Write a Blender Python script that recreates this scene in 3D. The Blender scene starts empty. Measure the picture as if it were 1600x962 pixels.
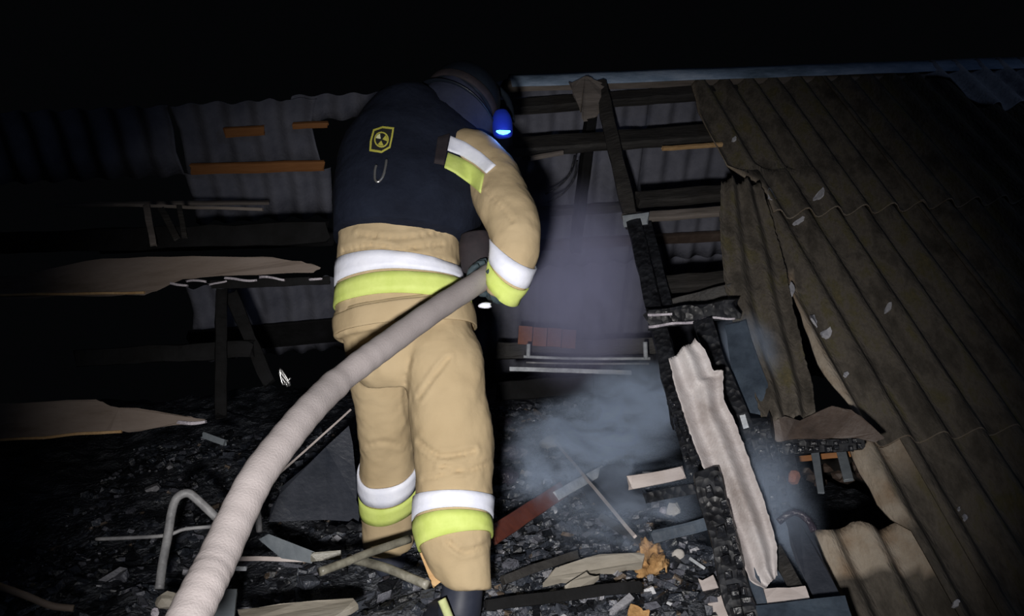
import bpy, bmesh, math, random
from mathutils import Vector, Matrix, noise
from mathutils.bvhtree import BVHTree

random.seed(7)
scene = bpy.context.scene
COL = scene.collection

# ------------------------------------------------------------------ camera
F = 1275.0                      # focal length in pixels of the 1600 px wide frame
CAM_H = 3.2                     # camera height over the yard
PITCH_ROOF = math.radians(50)
Xc = Vector((9442, 690, -F)).normalized()
Sc = Vector((-270, 1337, -F)); Sc = (Sc - Xc * Xc.dot(Sc)).normalized()
Nc = Xc.cross(Sc)
Zc = math.sin(PITCH_ROOF) * Sc + math.cos(PITCH_ROOF) * Nc
Yc = math.cos(PITCH_ROOF) * Sc - math.sin(PITCH_ROOF) * Nc
ROT = Matrix((Xc, Yc, Zc))      # camera axes -> world axes (x along the ridge, y away, z up)
ORG = Vector((0, 0, CAM_H))
cam_d = bpy.data.cameras.new('camera')
cam_d.sensor_width = 36.0
cam_d.lens = 36.0 * F / 1600.0
cam_d.clip_start = 0.05
cam = bpy.data.objects.new('camera', cam_d)
COL.objects.link(cam)
cam.matrix_world = Matrix.Translation(ORG) @ ROT.to_4x4()
scene.camera = cam

# ------------------------------------------------------------------ night sky
w = bpy.data.worlds.new('night_sky'); scene.world = w; w.use_nodes = True
bg = w.node_tree.nodes['Background']
bg.inputs['Color'].default_value = (0.75, 0.85, 1.0, 1)
bg.inputs['Strength'].default_value = 0.0014

# ------------------------------------------------------------------ lamps: the photographer's torch, and an added blue fill light out of view
def P(px, py, d):
    """point seen at pixel (px,py) at distance d along the viewing axis"""
    return ORG + ROT @ Vector(((px - 800) / F, (481 - py) / F, -1.0)) * d

def look(o, target):
    o.rotation_euler = (target - o.location).to_track_quat('-Z', 'Y').to_euler()

ld = bpy.data.lights.new('torch', 'SPOT')
ld.energy = 345; ld.color = (1.0, 0.965, 0.93)
ld.spot_size = math.radians(66); ld.spot_blend = 1.0; ld.shadow_soft_size = 0.045
torch = bpy.data.objects.new('torch', ld); COL.objects.link(torch)
torch.location = ORG + ROT @ Vector((-0.11, -0.20, 0.05))
look(torch, P(810, 680, 3.0))

bd = bpy.data.lights.new('beacon', 'AREA')  # unseen lamp, added to tint the ridge and upper right sheets blue
bd.energy = 24; bd.color = (0.45, 0.62, 1.0); bd.size = 0.5
blue_fill = bpy.data.objects.new('beacon', bd); COL.objects.link(blue_fill)
blue_fill.location = (6.5, -5.0, 5.0)
look(blue_fill, Vector((3.6, 4.4, 4.6)))

scene.view_settings.view_transform = 'Standard'
scene.view_settings.look = 'None'
scene.view_settings.exposure = 0.0
scene.view_settings.gamma = 1.0
scene.view_settings.use_curve_mapping = False
scene.cycles.use_denoising = True
scene.cycles.max_bounces = 5
scene.cycles.volume_bounces = 1

# ------------------------------------------------------------------ materials
def srgb(r, g, b):
    f = lambda c: (c / 255 / 12.92) if c <= 10 else (((c / 255) + 0.055) / 1.055) ** 2.4
    return (f(r), f(g), f(b), 1)

def mat(name, cols, scale=6.0, detail=6.0, rough=0.7, bump=0.0, bscale=40.0, spec=0.4, metal=0.0, stretch=(1, 1, 1),
        island=None, attr=None, bdist=0.01, kind='noise', rmap=None):
    """noise-coloured principled material; cols = [(pos, rgba) ...]"""
    m = bpy.data.materials.new(name); m.use_nodes = True
    nt = m.node_tree; N = nt.nodes; L = nt.links
    b = N['Principled BSDF']
    b.inputs['Roughness'].default_value = rough
    b.inputs['Metallic'].default_value = metal
    b.inputs['Specular IOR Level'].default_value = spec
    tc = N.new('ShaderNodeTexCoord'); mp = N.new('ShaderNodeMapping')
    mp.inputs['Scale'].default_value = stretch
    L.new(tc.outputs['Object'], mp.inputs['Vector'])
    nz = N.new('ShaderNodeTexNoise'); nz.inputs['Scale'].default_value = scale; nz.inputs['Detail'].default_value = detail
    nz.inputs['Roughness'].default_value = 0.65
    L.new(mp.outputs['Vector'], nz.inputs['Vector'])
    rp = N.new('ShaderNodeValToRGB')
    els = rp.color_ramp.elements
    while len(els) < len(cols): els.new(0.5)
    for e, (p, c) in zip(els, cols): e.position = p; e.color = c
    src = nz.outputs['Fac']
    L.new(src, rp.inputs['Fac'])
    col = rp.outputs['Color']
    if island:
        g = N.new('ShaderNodeNewGeometry'); r2 = N.new('ShaderNodeValToRGB'); r2.color_ramp.interpolation = 'CONSTANT'
        e2 = r2.color_ramp.elements
        while len(e2) < len(island): e2.new(0.5)
        for e, (p, c) in zip(e2, island): e.position = p; e.color = c
        L.new(g.outputs['Random Per Island'], r2.inputs['Fac'])
        mx = N.new('ShaderNodeMixRGB'); mx.blend_type = 'MIX'; mx.inputs['Fac'].default_value = 0.75
        L.new(col, mx.inputs['Color1']); L.new(r2.outputs['Color'], mx.inputs['Color2']); col = mx.outputs['Color']
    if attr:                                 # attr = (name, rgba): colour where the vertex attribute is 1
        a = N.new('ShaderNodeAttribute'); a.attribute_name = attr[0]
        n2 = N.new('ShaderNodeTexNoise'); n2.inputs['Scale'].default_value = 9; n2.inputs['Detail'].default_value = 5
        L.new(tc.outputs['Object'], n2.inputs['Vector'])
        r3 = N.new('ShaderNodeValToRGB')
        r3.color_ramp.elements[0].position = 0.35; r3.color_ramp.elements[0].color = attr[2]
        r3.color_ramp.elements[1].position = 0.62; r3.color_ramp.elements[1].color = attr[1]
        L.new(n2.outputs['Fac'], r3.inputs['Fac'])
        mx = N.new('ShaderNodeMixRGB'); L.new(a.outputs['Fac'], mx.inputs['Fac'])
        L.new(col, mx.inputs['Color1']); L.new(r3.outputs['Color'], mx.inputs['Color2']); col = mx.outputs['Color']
    L.new(col, b.inputs['Base Color'])
    if bump:
        bn = N.new('ShaderNodeBump'); bn.inputs['Strength'].default_value = bump; bn.inputs['Distance'].default_value = bdist
        if kind == 'voronoi':
            t = N.new('ShaderNodeTexVoronoi'); t.inputs['Scale'].default_value = bscale; o = t.outputs['Distance']
        else:
            t = N.new('ShaderNodeTexNoise'); t.inputs['Scale'].default_value = bscale; t.inputs['Detail'].default_value = 5; o = t.outputs['Fac']
        L.new(mp.outputs['Vector'], t.inputs['Vector'])
        L.new(o, bn.inputs['Height']); L.new(bn.outputs['Normal'], b.inputs['Normal'])
    if rmap:                                 # roughness varied by the colour noise
        mr = N.new('ShaderNodeMapRange'); mr.inputs['From Min'].default_value = 0.35; mr.inputs['From Max'].default_value = 0.65
        mr.inputs['To Min'].default_value = rmap[0]; mr.inputs['To Max'].default_value = rmap[1]
        L.new(nz.outputs['Fac'], mr.inputs['Value']); L.new(mr.outputs['Result'], b.inputs['Roughness'])
    return m

def g(v, r=1.0, gg=1.0, b=1.0): return (v * r, v * gg, v * b, 1)

M = {}
M['suit'] = mat('tan_suit_cloth', [(0.3, (0.40, 0.305, 0.18, 1)), (0.7, (0.49, 0.385, 0.24, 1))], 3.0, 3, 0.85, 0.25, 14, 0.2, bdist=0.02)
M['vest'] = mat('navy_vest_cloth', [(0.3, (0.006, 0.008, 0.016, 1)), (0.7, (0.012, 0.016, 0.030, 1))], 8, 4, 0.85, 0.5, 16, 0.15, bdist=0.02)
M['strap'] = mat('dark_webbing', [(0.3, (0.014, 0.012, 0.016, 1)), (0.7, (0.03, 0.022, 0.026, 1))], 20, 4, 0.8)
M['helmet'] = mat('dark_helmet', [(0.3, (0.008, 0.011, 0.018, 1)), (0.7, (0.016, 0.022, 0.032, 1))], 6, 4, 0.38, spec=0.5)
M['hood'] = mat('navy_neck_curtain', [(0.3, (0.020, 0.024, 0.046, 1)), (0.7, (0.034, 0.040, 0.070, 1))], 8, 4, 0.85, 0.3, 16, 0.2, bdist=0.02)
M['white'] = mat('silver_reflective_tape', [(0.3, (0.70, 0.73, 0.86, 1)), (0.7, (0.86, 0.88, 0.98, 1))], 12, 5, 0.5, 0.12, 60, 0.4)
M['yellow'] = mat('yellow_reflective_tape', [(0.3, (0.52, 0.63, 0.14, 1)), (0.7, (0.66, 0.76, 0.23, 1))], 10, 4, 0.6, 0.12, 60, 0.3)
M['hose'] = mat('woven_hose_jacket', [(0.3, (0.28, 0.25, 0.25, 1)), (0.7, (0.37, 0.335, 0.335, 1))], 5, 5, 0.8, 0.3, 220, 0.25, bdist=0.004)
M['glove'] = mat('dark_glove', [(0.3, (0.02, 0.035, 0.045, 1)), (0.7, (0.05, 0.075, 0.09, 1))], 14, 4, 0.7, 0.3, 60)
M['boot'] = mat('dark_boot_rubber', [(0.3, (0.02, 0.024, 0.04, 1)), (0.7, (0.04, 0.045, 0.065, 1))], 10, 4, 0.45)
M['palestripe'] = mat('pale_green_stripe', [(0.3, (0.45, 0.50, 0.22, 1)), (0.7, (0.62, 0.66, 0.36, 1))], 20, 4, 0.7)
M['steel'] = mat('bright_steel', [(0.3, g(.6)), (0.7, g(.75))], 10, 2, 0.3, metal=0.9)
M['badge'] = mat('badge_black', [(0.3, g(.012)), (0.7, g(.02))], 10, 2, 0.7)
M['badgey'] = mat('badge_yellow', [(0.3, (0.42, 0.40, 0.06, 1)), (0.7, (0.55, 0.52, 0.10, 1))], 14, 3, 0.6)
M['badgep'] = mat('badge_pale', [(0.3, (0.75, 0.75, 0.42, 1)), (0.7, (0.9, 0.9, 0.6, 1))], 14, 3, 0.6)
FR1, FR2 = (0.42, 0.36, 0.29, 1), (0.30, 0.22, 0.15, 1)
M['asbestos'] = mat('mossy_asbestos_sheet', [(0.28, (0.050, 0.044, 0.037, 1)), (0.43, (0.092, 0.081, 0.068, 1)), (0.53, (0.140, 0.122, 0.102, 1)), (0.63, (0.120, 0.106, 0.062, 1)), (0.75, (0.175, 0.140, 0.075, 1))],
                    15, 12, 0.9, 0.9, 110, 0.15, stretch=(1, .3, .3), attr=('fresh', FR1, FR2), bdist=0.008)  # attribute holds bare breaks and the painted-in lit lower edges
M['rear'] = mat('grey_sheet_underside', [(0.3, (0.10, 0.105, 0.135, 1)), (0.7, (0.20, 0.205, 0.25, 1))], 4, 7, 0.85, 0.3, 50, 0.2)
M['paleold'] = mat('pale_weathered_sheet', [(0.3, (0.20, 0.20, 0.24, 1)), (0.5, (0.50, 0.50, 0.54, 1)), (0.7, (0.65, 0.65, 0.7, 1))], 7, 8, 0.85, 0.4, 60, 0.2)
M['ridge'] = mat('blue_grey_ridge_metal', [(0.32, (0.10, 0.15, 0.20, 1)), (0.52, (0.30, 0.40, 0.54, 1)), (0.68, (0.55, 0.65, 0.80, 1))], 6, 8, 0.6, 0.3, 60, 0.35, stretch=(.4, 1, 1))
M['fragment'] = mat('pale_broken_sheet', [(0.3, (0.25, 0.21, 0.195, 1)), (0.47, (0.44, 0.40, 0.395, 1)), (0.7, (0.62, 0.595, 0.60, 1))], 5, 8, 0.5, 0.5, 150, 0.6, bdist=0.004)
M['char'] = mat('wet_charred_wood', [(0.35, g(.006, 1, 1, 1.2)), (0.6, g(.016, .9, 1, 1.3)), (0.75, g(.03, .9, 1, 1.25))], 14, 7, 0.5, 0.7, 38, 0.35, bdist=0.012, kind='voronoi', rmap=(0.35, 0.75))
M['black'] = mat('burnt_black_wood', [(0.3, g(.006)), (0.7, g(.014, 1, 1, 1.1))], 9, 6, 0.85, 0.5, 40, 0.15)
M['charwet'] = mat('wet_shining_char', [(0.35, g(.008, 1, 1, 1.2)), (0.7, g(.03, .9, 1, 1.3))], 14, 7, 0.25, 0.8, 60, 0.7, bdist=0.012, rmap=(0.10, 0.5))
M['soot'] = mat('sooty_wood', [(0.3, g(.016, 1, .95, .95)), (0.6, g(.04, 1.05, .97, .9)), (0.8, g(.075, 1.05, 1, .95))], 9, 7, 0.6, 0.6, 60, 0.4, stretch=(.25, 1, 1), bdist=0.01)
M['weather'] = mat('weathered_grey_wood', [(0.3, (0.10, 0.085, 0.075, 1)), (0.55, (0.22, 0.19, 0.17, 1)), (0.75, (0.30, 0.26, 0.24, 1))], 7, 7, 0.75, 0.5, 50, 0.3, stretch=(.2, 1, 1))
M['plank'] = mat('singed_plank_wood', [(0.28, (0.06, 0.04, 0.025, 1)), (0.45, (0.19, 0.15, 0.125, 1)), (0.7, (0.27, 0.225, 0.20, 1))], 4, 7, 0.7, 0.5, 45, 0.3, stretch=(.25, 1, 1))
M['freshwood'] = mat('splintered_wood_edge', [(0.3, (0.42, 0.24, 0.10, 1)), (0.7, (0.60, 0.40, 0.2, 1))], 10, 6, 0.7, 0.5, 60)
M['orange'] = mat('orange_pine_batten', [(0.3, (0.22, 0.085, 0.025, 1)), (0.7, (0.42, 0.18, 0.06, 1))], 6, 6, 0.7, 0.4, 40, stretch=(.2, 1, 1))
M['ash'] = mat('pale_ash_char', [(0.3, (0.20, 0.18, 0.22, 1)), (0.7, (0.75, 0.70, 0.76, 1))], 24, 6, 0.5, 0.8, 80)
M['rubble'] = mat('charred_rubble', [(0.35, g(.008, .9, 1, 1.2)), (0.6, g(.022, .9, 1, 1.25)), (0.75, g(.07, .95, 1, 1.1))], 11, 8, 0.35, 0.8, 60, 0.6,
                  island=[(0.0, g(.010, .9, 1, 1.25)), (0.28, g(.045, .85, 1, 1.35)), (0.56, g(.10, .90, 1, 1.25)), (0.80, (.17, .175, .21, 1)), (0.935, (.20, .15, .11, 1)), (0.967, (.42, .42, .46, 1)), (0.99, (.75, .76, .8, 1))],
                  bdist=0.012, rmap=(0.08, 0.5))
M['heap'] = mat('wet_ash_ground', [(0.33, g(.012, .9, 1, 1.25)), (0.5, g(.05, .9, 1, 1.25)), (0.64, g(.12, .92, 1, 1.15)), (0.8, g(.2, 1, .98, .98))], 8, 9, 0.4, 1.0, 60, 0.55, bdist=0.03, rmap=(0.12, 0.6))
M['pipe'] = mat('grey_painted_pipe', [(0.3, (0.14, 0.14, 0.15, 1)), (0.55, (0.30, 0.30, 0.31, 1)), (0.75, (0.42, 0.42, 0.43, 1))], 14, 6, 0.5, 0.3, 60, 0.5)
M['pipeolive'] = mat('scorched_steel_pipe', [(0.3, (0.08, 0.075, 0.06, 1)), (0.55, (0.22, 0.21, 0.17, 1)), (0.75, (0.40, 0.38, 0.33, 1))], 14, 6, 0.42, 0.3, 60, 0.5)
M['duct'] = mat('dull_blue_grey_sheet_metal', [(0.3, (0.11, 0.13, 0.15, 1)), (0.7, (0.22, 0.245, 0.27, 1))], 7, 6, 0.55, 0.2, 50)
M['tin'] = mat('sooty_dark_tin', [(0.3, (0.025, 0.03, 0.042, 1)), (0.7, (0.06, 0.066, 0.085, 1))], 7, 7, 0.45, 0.3, 50, 0.5)
M['navy'] = mat('sooty_bluish_board', [(0.3, (0.018, 0.026, 0.040, 1)), (0.7, (0.085, 0.115, 0.155, 1))], 7, 8, 0.55, 0.2, 40, 0.4)
M['brick'] = mat('fired_brick', [(0.3, (0.22, 0.085, 0.05, 1)), (0.7, (0.34, 0.15, 0.09, 1))], 14, 6, 0.9, 0.5, 60, 0.2)
M['redpaint'] = mat('red_brown_paint', [(0.3, (0.10, 0.025, 0.016, 1)), (0.7, (0.24, 0.075, 0.05, 1))], 7, 6, 0.4, 0.3, 40, 0.5, stretch=(.3, 1, 1))
M['whitepaint'] = mat('chipped_white_paint', [(0.3, (0.26, 0.28, 0.30, 1)), (0.55, (0.55, 0.58, 0.62, 1)), (0.75, (0.75, 0.78, 0.82, 1))], 12, 7, 0.55, 0.4, 60, 0.4)
M['beige'] = mat('bare_beige_board', [(0.3, (0.40, 0.34, 0.32, 1)), (0.7, (0.66, 0.60, 0.58, 1))], 7, 6, 0.7, 0.3, 50, stretch=(.3, 1, 1))
M['straw'] = mat('straw_coloured_board', [(0.3, (0.17, 0.15, 0.12, 1)), (0.5, (0.34, 0.31, 0.26, 1)), (0.7, (0.44, 0.41, 0.36, 1))], 6, 7, 0.7, 0.4, 40, stretch=(.3, 1, 1))
M['foam'] = mat('scorched_insulation_foam', [(0.3, (0.16, 0.09, 0.035, 1)), (0.5, (0.42, 0.24, 0.10, 1)), (0.7, (0.70, 0.45, 0.22, 1))], 14, 6, 0.85, 0.7, 40, 0.2, bdist=0.02)
M['plaster'] = mat('pale_plaster', [(0.3, (0.42, 0.39, 0.36, 1)), (0.7, (0.66, 0.63, 0.58, 1))], 14, 6, 0.85, 0.4, 60)
M['scorched'] = mat('scorched_brown_sheet', [(0.3, (0.030, 0.022, 0.018, 1)), (0.55, (0.085, 0.06, 0.048, 1)), (0.75, (0.12, 0.09, 0.075, 1))], 5, 6, 0.55, 0.3, 40, 0.45)
M['plastic'] = mat('wet_dark_plastic', [(0.3, (0.018, 0.012, 0.022, 1)), (0.7, (0.05, 0.035, 0.05, 1))], 12, 6, 0.22, 0.8, 30, 0.7, bdist=0.03)
M['wall'] = mat('sooty_log_wall', [(0.3, g(.03)), (0.7, g(.07, 1.1, 1, .9))], 4, 6, 0.9, 0.4, 20)
M['earth'] = mat('yard_earth', [(0.3, g(.02, 1.1, 1, .8)), (0.7, g(.05, 1.1, 1, .8))], 3, 8, 0.95, 0.5, 10)

# ------------------------------------------------------------------ object helpers
WLOC = {}
def tagit(o, label=None, cat=None, group=None, kind=None):
    if label: o['label'] = label
    if cat: o['category'] = cat
    if group: o['group'] = group
    if kind: o['kind'] = kind
    return o

def empty(name, loc, label=None, cat=None, group=None, kind=None):
    o = bpy.data.objects.new(name, None); o.empty_display_size = 0.1
    o.location = loc; COL.objects.link(o); WLOC[o] = Vector(loc)
    return tagit(o, label, cat, group, kind)

def mk(name, verts, faces, m, parent=None, smooth=False, label=None, cat=None, group=None, kind=None, attrs=None):
    """one mesh object from world-space vertices; its origin sits at its base"""
    verts = [Vector(v) for v in verts]
    c = sum(verts, Vector()) / len(verts)
    base = Vector((c.x, c.y, min(v.z for v in verts)))
    me = bpy.data.meshes.new(name)
    me.from_pydata([v - base for v in verts], [], faces)
    me.materials.append(m)
    if smooth: me.polygons.foreach_set('use_smooth', [True] * len(me.polygons))
    if attrs:
        for an, vals in attrs.items():
            a = me.attributes.new(an, 'FLOAT', 'POINT'); a.data.foreach_set('value', vals)
    bm = bmesh.new(); bm.from_mesh(me); bmesh.ops.recalc_face_normals(bm, faces=bm.faces); bm.to_mesh(me); bm.free()
    o = bpy.data.objects.new(name, me); COL.objects.link(o)
    WLOC[o] = base
    if parent:
        o.parent = parent; o.location = base - WLOC[parent]
    else:
        o.location = base
    return tagit(o, label, cat, group, kind)

def join(parts):
    V, Fc = [], []
    for v, f in parts:
        n = len(V); V += list(v); Fc += [tuple(i + n for i in q) for q in f]
    return V, Fc

def tube_g(path, rad, n=10, cap=True):
    path = [Vector(p) for p in path]
    if not hasattr(rad, '__len__'): rad = [rad] * len(path)
    V, Fc = [], []
    up = None
    for i, p in enumerate(path):
        t = (path[min(i + 1, len(path) - 1)] - path[max(i - 1, 0)]).normalized()
        if up is None:
            up = t.orthogonal().normalized()
        up = (up - t * up.dot(t)).normalized(); s = t.cross(up)
        for k in range(n):
            a = 2 * math.pi * k / n
            V.append(p + (up * math.cos(a) + s * math.sin(a)) * rad[i])
    for i in range(len(path) - 1):
        for k in range(n):
            a, b = i * n + k, i * n + (k + 1) % n
            Fc.append((a, b, b + n, a + n))
    if cap:
        Fc.append(tuple(range(n))[::-1]); Fc.append(tuple((len(path) - 1) * n + k for k in range(n)))
    return V, Fc

def smooth_path(pts, sub=6):
    """Catmull-Rom through points of any dimension (tuples)"""
    pts = [Vector(p) for p in pts]; out = []
    for i in range(len(pts) - 1):
        p0, p1, p2, p3 = pts[max(i - 1, 0)], pts[i], pts[i + 1], pts[min(i + 2, len(pts) - 1)]
        for k in range(sub):
            t = k / sub
            out.append(0.5 * ((2 * p1) + (p2 - p0) * t + (2 * p0 - 5 * p1 + 4 * p2 - p3) * t * t + (3 * p1 - p0 - 3 * p2 + p3) * t ** 3))
    out.append(pts[-1])
    return out

def nz(v, s, seed=0):
    return noise.noise(Vector(v) * s + Vector((seed * 7.31, seed * 3.17, seed * 1.9)))

def beam_g(p0, p1, w, t, nrm, seg=8, rough=0.12, jag=0.3, seed=0, bend=0.0, taper=1.0):
    """sawn or burnt timber: rectangular section with worn edges, uneven faces and broken ends"""
    p0, p1 = Vector(p0), Vector(p1)
    d = p1 - p0; L = d.length; d.normalize()
    nrm = Vector(nrm); nrm = (nrm - d * nrm.dot(d)).normalized(); s = d.cross(nrm)
    prof = [(-1, -1), (-.55, -1), (.55, -1), (1, -1), (1, -.4), (1, .4), (1, 1), (.55, 1), (-.55, 1), (-1, 1), (-1, .4), (-1, -.4)]
    n = len(prof); V, Fc = [], []
    rnd = random.Random(seed * 13 + 5)
    for i in range(seg + 1):
        u = i / seg
        sc = 1 + (taper - 1) * u
        c = p0 + d * (L * u) + nrm * (bend * math.sin(math.pi * u))
        for (a, b) in prof:
            k = 0.93 if abs(a) == 1 and abs(b) == 1 else 1.0
            q = c + s * (a * w / 2 * sc * k) + nrm * (b * t / 2 * sc * k)
            r = rough * min(w, t)
            q += s * (nz(q, 9, seed) * r) + nrm * (nz(q, 11, seed + 3) * r)
            if i in (0, seg): q += d * (rnd.uniform(-1, 1) * jag * w * 0.5)
            V.append(q)
    for i in range(seg):
        for k in range(n):
            a, b = i * n + k, i * n + (k + 1) % n
            Fc.append((a, b, b + n, a + n))
    Fc.append(tuple(range(n))[::-1]); Fc.append(tuple(seg * n + k for k in range(n)))
    return V, Fc

def slab_g(poly, nrm, thick, jit=0.0, sub=3, seed=0):
    """board or sheet cut to an irregular outline, with real thickness"""
    poly = [Vector(p) for p in poly]; nrm = Vector(nrm).normalized()
    pts = []
    rnd = random.Random(seed + 3)
    for i, p in enumerate(poly):
        q = poly[(i + 1) % len(poly)]
        for k in range(sub):
            r = p.lerp(q, k / sub)
            if k: r = r + Vector((rnd.uniform(-1, 1), rnd.uniform(-1, 1), rnd.uniform(-1, 1))) * jit
            pts.append(r)
    n = len(pts)
    V = [p + nrm * (thick / 2) for p in pts] + [p - nrm * (thick / 2) for p in pts]
    Fc = [tuple(range(n)), tuple(range(2 * n - 1, n - 1, -1))]
    Fc += [(i, i + n, (i + 1) % n + n, (i + 1) % n) for i in range(n)]
    return V, Fc

def lump_g(c, r, seed=0, amp=0.35, sq=(1, 1, 1), lev=2, freq=1.6):
    bm = bmesh.new(); bmesh.ops.create_icosphere(bm, subdivisions=lev, radius=1)
    V = []
    for v in bm.verts:
        q = v.co * (1 + amp * nz(v.co, freq, seed) + amp * .5 * nz(v.co, freq * 2.7, seed + 9))
        V.append(Vector(c) + Vector((q.x * sq[0], q.y * sq[1], q.z * sq[2])) * r)
    Fc = [tuple(v.index for v in f.verts) for f in bm.faces]
    bm.free(); return V, Fc

# ------------------------------------------------------------------ planes of the building
Xw, Sw, Nw = Vector((1, 0, 0)), ROT @ Sc, ROT @ Nc                  # along the ridge, up the slope, out of the slope
C_ROOF = Nw.dot(P(1215, 335, 4.0))
def roof_d(px, py, off=0.0):
    r = P(px, py, 1) - ORG
    return (C_ROOF + off - Nw.dot(ORG)) / Nw.dot(r)
def Rp(px, py, off=0.0): return P(px, py, roof_d(px, py, off))
def UV(px, py, off=0.0):
    q = Rp(px, py, off); return q.x, (q - ORG).dot(Sw)
def roofpt(u, v, n=0.0): return ORG + Xw * u + Sw * v + Nw * (C_ROOF - Nw.dot(ORG) + n)
V_RIDGE = UV(1200, 118)[1]
RIDGE = roofpt(0, V_RIDGE)
Sr = Vector((0, math.cos(PITCH_ROOF), -math.sin(PITCH_ROOF)))      # down the rear slope
Nr = Vector((0, -math.sin(PITCH_ROOF), -math.cos(PITCH_ROOF)))     # towards the attic
def rearpt(u, v, n=0.0): return RIDGE + Xw * u + Sr * v + Nr * n
def Bp(px, py, off=0.0):
    r = P(px, py, 1) - ORG
    return ORG + r * ((Nr.dot(RIDGE - ORG) + off) / Nr.dot(r))
def BUV(px, py, off=0.0):
    q = Bp(px, py, off); return q.x, (q - RIDGE).dot(Sr)

def roof_z(y): return CAM_H + (C_ROOF - Nw.dot(ORG) - Nw.y * y) / Nw.z
def heap_z(x, y):
    z = CAM_H - 0.83 + (y - 2.6) * 0.20
    z += 0.07 * nz((x, y, 0), 1.7, 1) + 0.035 * nz((x, y, 0), 4.5, 2) + 0.018 * nz((x, y, 0), 11, 3)
    if x > 1.05: z -= 0.55 * min(1, (x - 1.05) / 0.35)
    return min(z, roof_z(y) - 0.10 + 0.03 * nz((x, y, 1), 7, 5))
def Hp(px, py, lift=0.0):
    r = P(px, py, 1) - ORG
    d = 1.8
    while d < 7:
        q = ORG + r * d
        if q.z - lift < heap_z(q.x, q.y): break
        d += 0.01
    return ORG + r * d
def PT(p, lift=0.0):
    x, y, d = p
    if d == 'h': return Hp(x, y, lift)
    if d == 'r': return Rp(x, y, lift)
    if d == 'b': return Bp(x, y, lift)
    return P(x, y, d)
def flat_outline(pts, ctr, lift, nrm):
    """outline of a flat piece resting on the heap: all corners in one plane"""
    nrm = Vector(nrm).normalized(); c = Hp(ctr[0], ctr[1], lift)
    out = []
    for x, y in pts:
        ry = P(x, y, 1) - ORG; out.append(ORG + ry * (nrm.dot(c - ORG) / nrm.dot(ry)))
    return out
def depth(q): return -(ROT.transposed() @ (q - ORG)).z
def view_n(q): return (ORG - q).normalized()

seedn = [0]
def timber(name, a, b, wpx, t, m, nrm=None, lift=0.0, parent=None, seg=8, rough=0.14, jag=0.35, bend=0.0, taper=1.0, **kw):
    p0, p1 = PT(a, lift), PT(b, lift)
    seedn[0] += 1
    w = wpx * (depth(p0) + depth(p1)) / 2 / F
    if nrm is None: nrm = view_n((p0 + p1) / 2)
    V, Fc = beam_g(p0, p1, w, t, nrm, seg, rough, jag, seedn[0], bend, taper)
    return mk(name, V, Fc, m, parent, **kw)

def char_blocks(p0, p1, w, nrm, seed, cols=3, size=0.035, h=0.014):
    """alligator char: proud, separate little blocks over the face of a burnt timber"""
    p0, p1 = Vector(p0), Vector(p1); d = p1 - p0; L = d.length; d.normalize()
    nrm = Vector(nrm); nrm = (nrm - d * nrm.dot(d)).normalized(); s = d.cross(nrm)
    rnd = random.Random(seed); parts = []
    rows = max(2, int(L / size))
    for i in range(rows):
        for j in range(cols):
            cx = (j + .5) / cols - .5 + rnd.uniform(-.09, .09)
            if rnd.random() < .10: continue
            c = p0 + d * ((i + .5 + (.5 if j % 2 else 0) + rnd.uniform(-.28, .28)) * L / rows) + s * (cx * w)
            a, b, hh = L / rows * rnd.uniform(.22, .50), w / cols * rnd.uniform(.30, .62), h * rnd.uniform(.3, 1.6)
            V = []
            for k, zz in ((1.0, -.3), (.62, 1.0)):
                for sx, sy in ((-1, -1), (1, -1), (1, 1), (-1, 1)):
                    V.append(c + d * (sx * a * k * rnd.uniform(.8, 1.15)) + s * (sy * b * k * rnd.uniform(.8, 1.15)) + nrm * (hh * zz * rnd.uniform(.75, 1.25)))
            parts.append((V, [(3, 2, 1, 0), (4, 5, 6, 7), (0, 1, 5, 4), (1, 2, 6, 5), (2, 3, 7, 6), (3, 0, 4, 7)]))
    return join(parts)

# ------------------------------------------------------------------ yard and outer walls (below the frame)
def box_g(a, b):
    x0, y0, z0 = a; x1, y1, z1 = b
    V = [(x0, y0, z0), (x1, y0, z0), (x1, y1, z0), (x0, y1, z0), (x0, y0, z1), (x1, y0, z1), (x1, y1, z1), (x0, y1, z1)]
    return V, [(3, 2, 1, 0), (4, 5, 6, 7), (0, 1, 5, 4), (1, 2, 6, 5), (2, 3, 7, 6), (3, 0, 4, 7)]
V, Fc = box_g((-9, -6, -0.2), (9, 12, 0)); mk('ground', V, Fc, M['earth'], kind='structure')
EAVE_Y = 2.30
V, Fc = box_g((-4.5, EAVE_Y - .16, 0), (5.5, EAVE_Y + .09, roof_z(EAVE_Y - .16) - .13)); mk('wall_front', V, Fc, M['wall'], kind='structure')
REAR_Y = RIDGE.y + 1.75
V, Fc = box_g((-4.5, REAR_Y, 0), (5.5, REAR_Y + .25, RIDGE.z - 1.75 * math.tan(PITCH_ROOF) - .30)); mk('wall_back', V, Fc, M['wall'], kind='structure')
V, Fc = box_g((-4.5, EAVE_Y + .40, CAM_H - 1.55), (5.5, REAR_Y, CAM_H - 1.43)); mk('floor', V, Fc, M['wall'], kind='structure')

# ------------------------------------------------------------------ corrugated sheets
WAVE = 0.150
def interp(tab, x):
    if x <= tab[0][0]: return tab[0][1]
    for (a, va), (b, vb) in zip(tab, tab[1:]):
        if x <= b: return va + (vb - va) * (x - a) / (b - a)
    return tab[-1][1]

def jagged(tab, amp, step=0.03, seed=0):
    """polyline (v -> u) with a broken, splintery edge"""
    out = []; rnd = random.Random(seed)
    v = tab[0][0]
    while v < tab[-1][0]:
        out.append((v, interp(tab, v) + rnd.uniform(-amp, amp))); v += step * rnd.uniform(.5, 1.4)
    out.append(tab[-1]); return out

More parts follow.
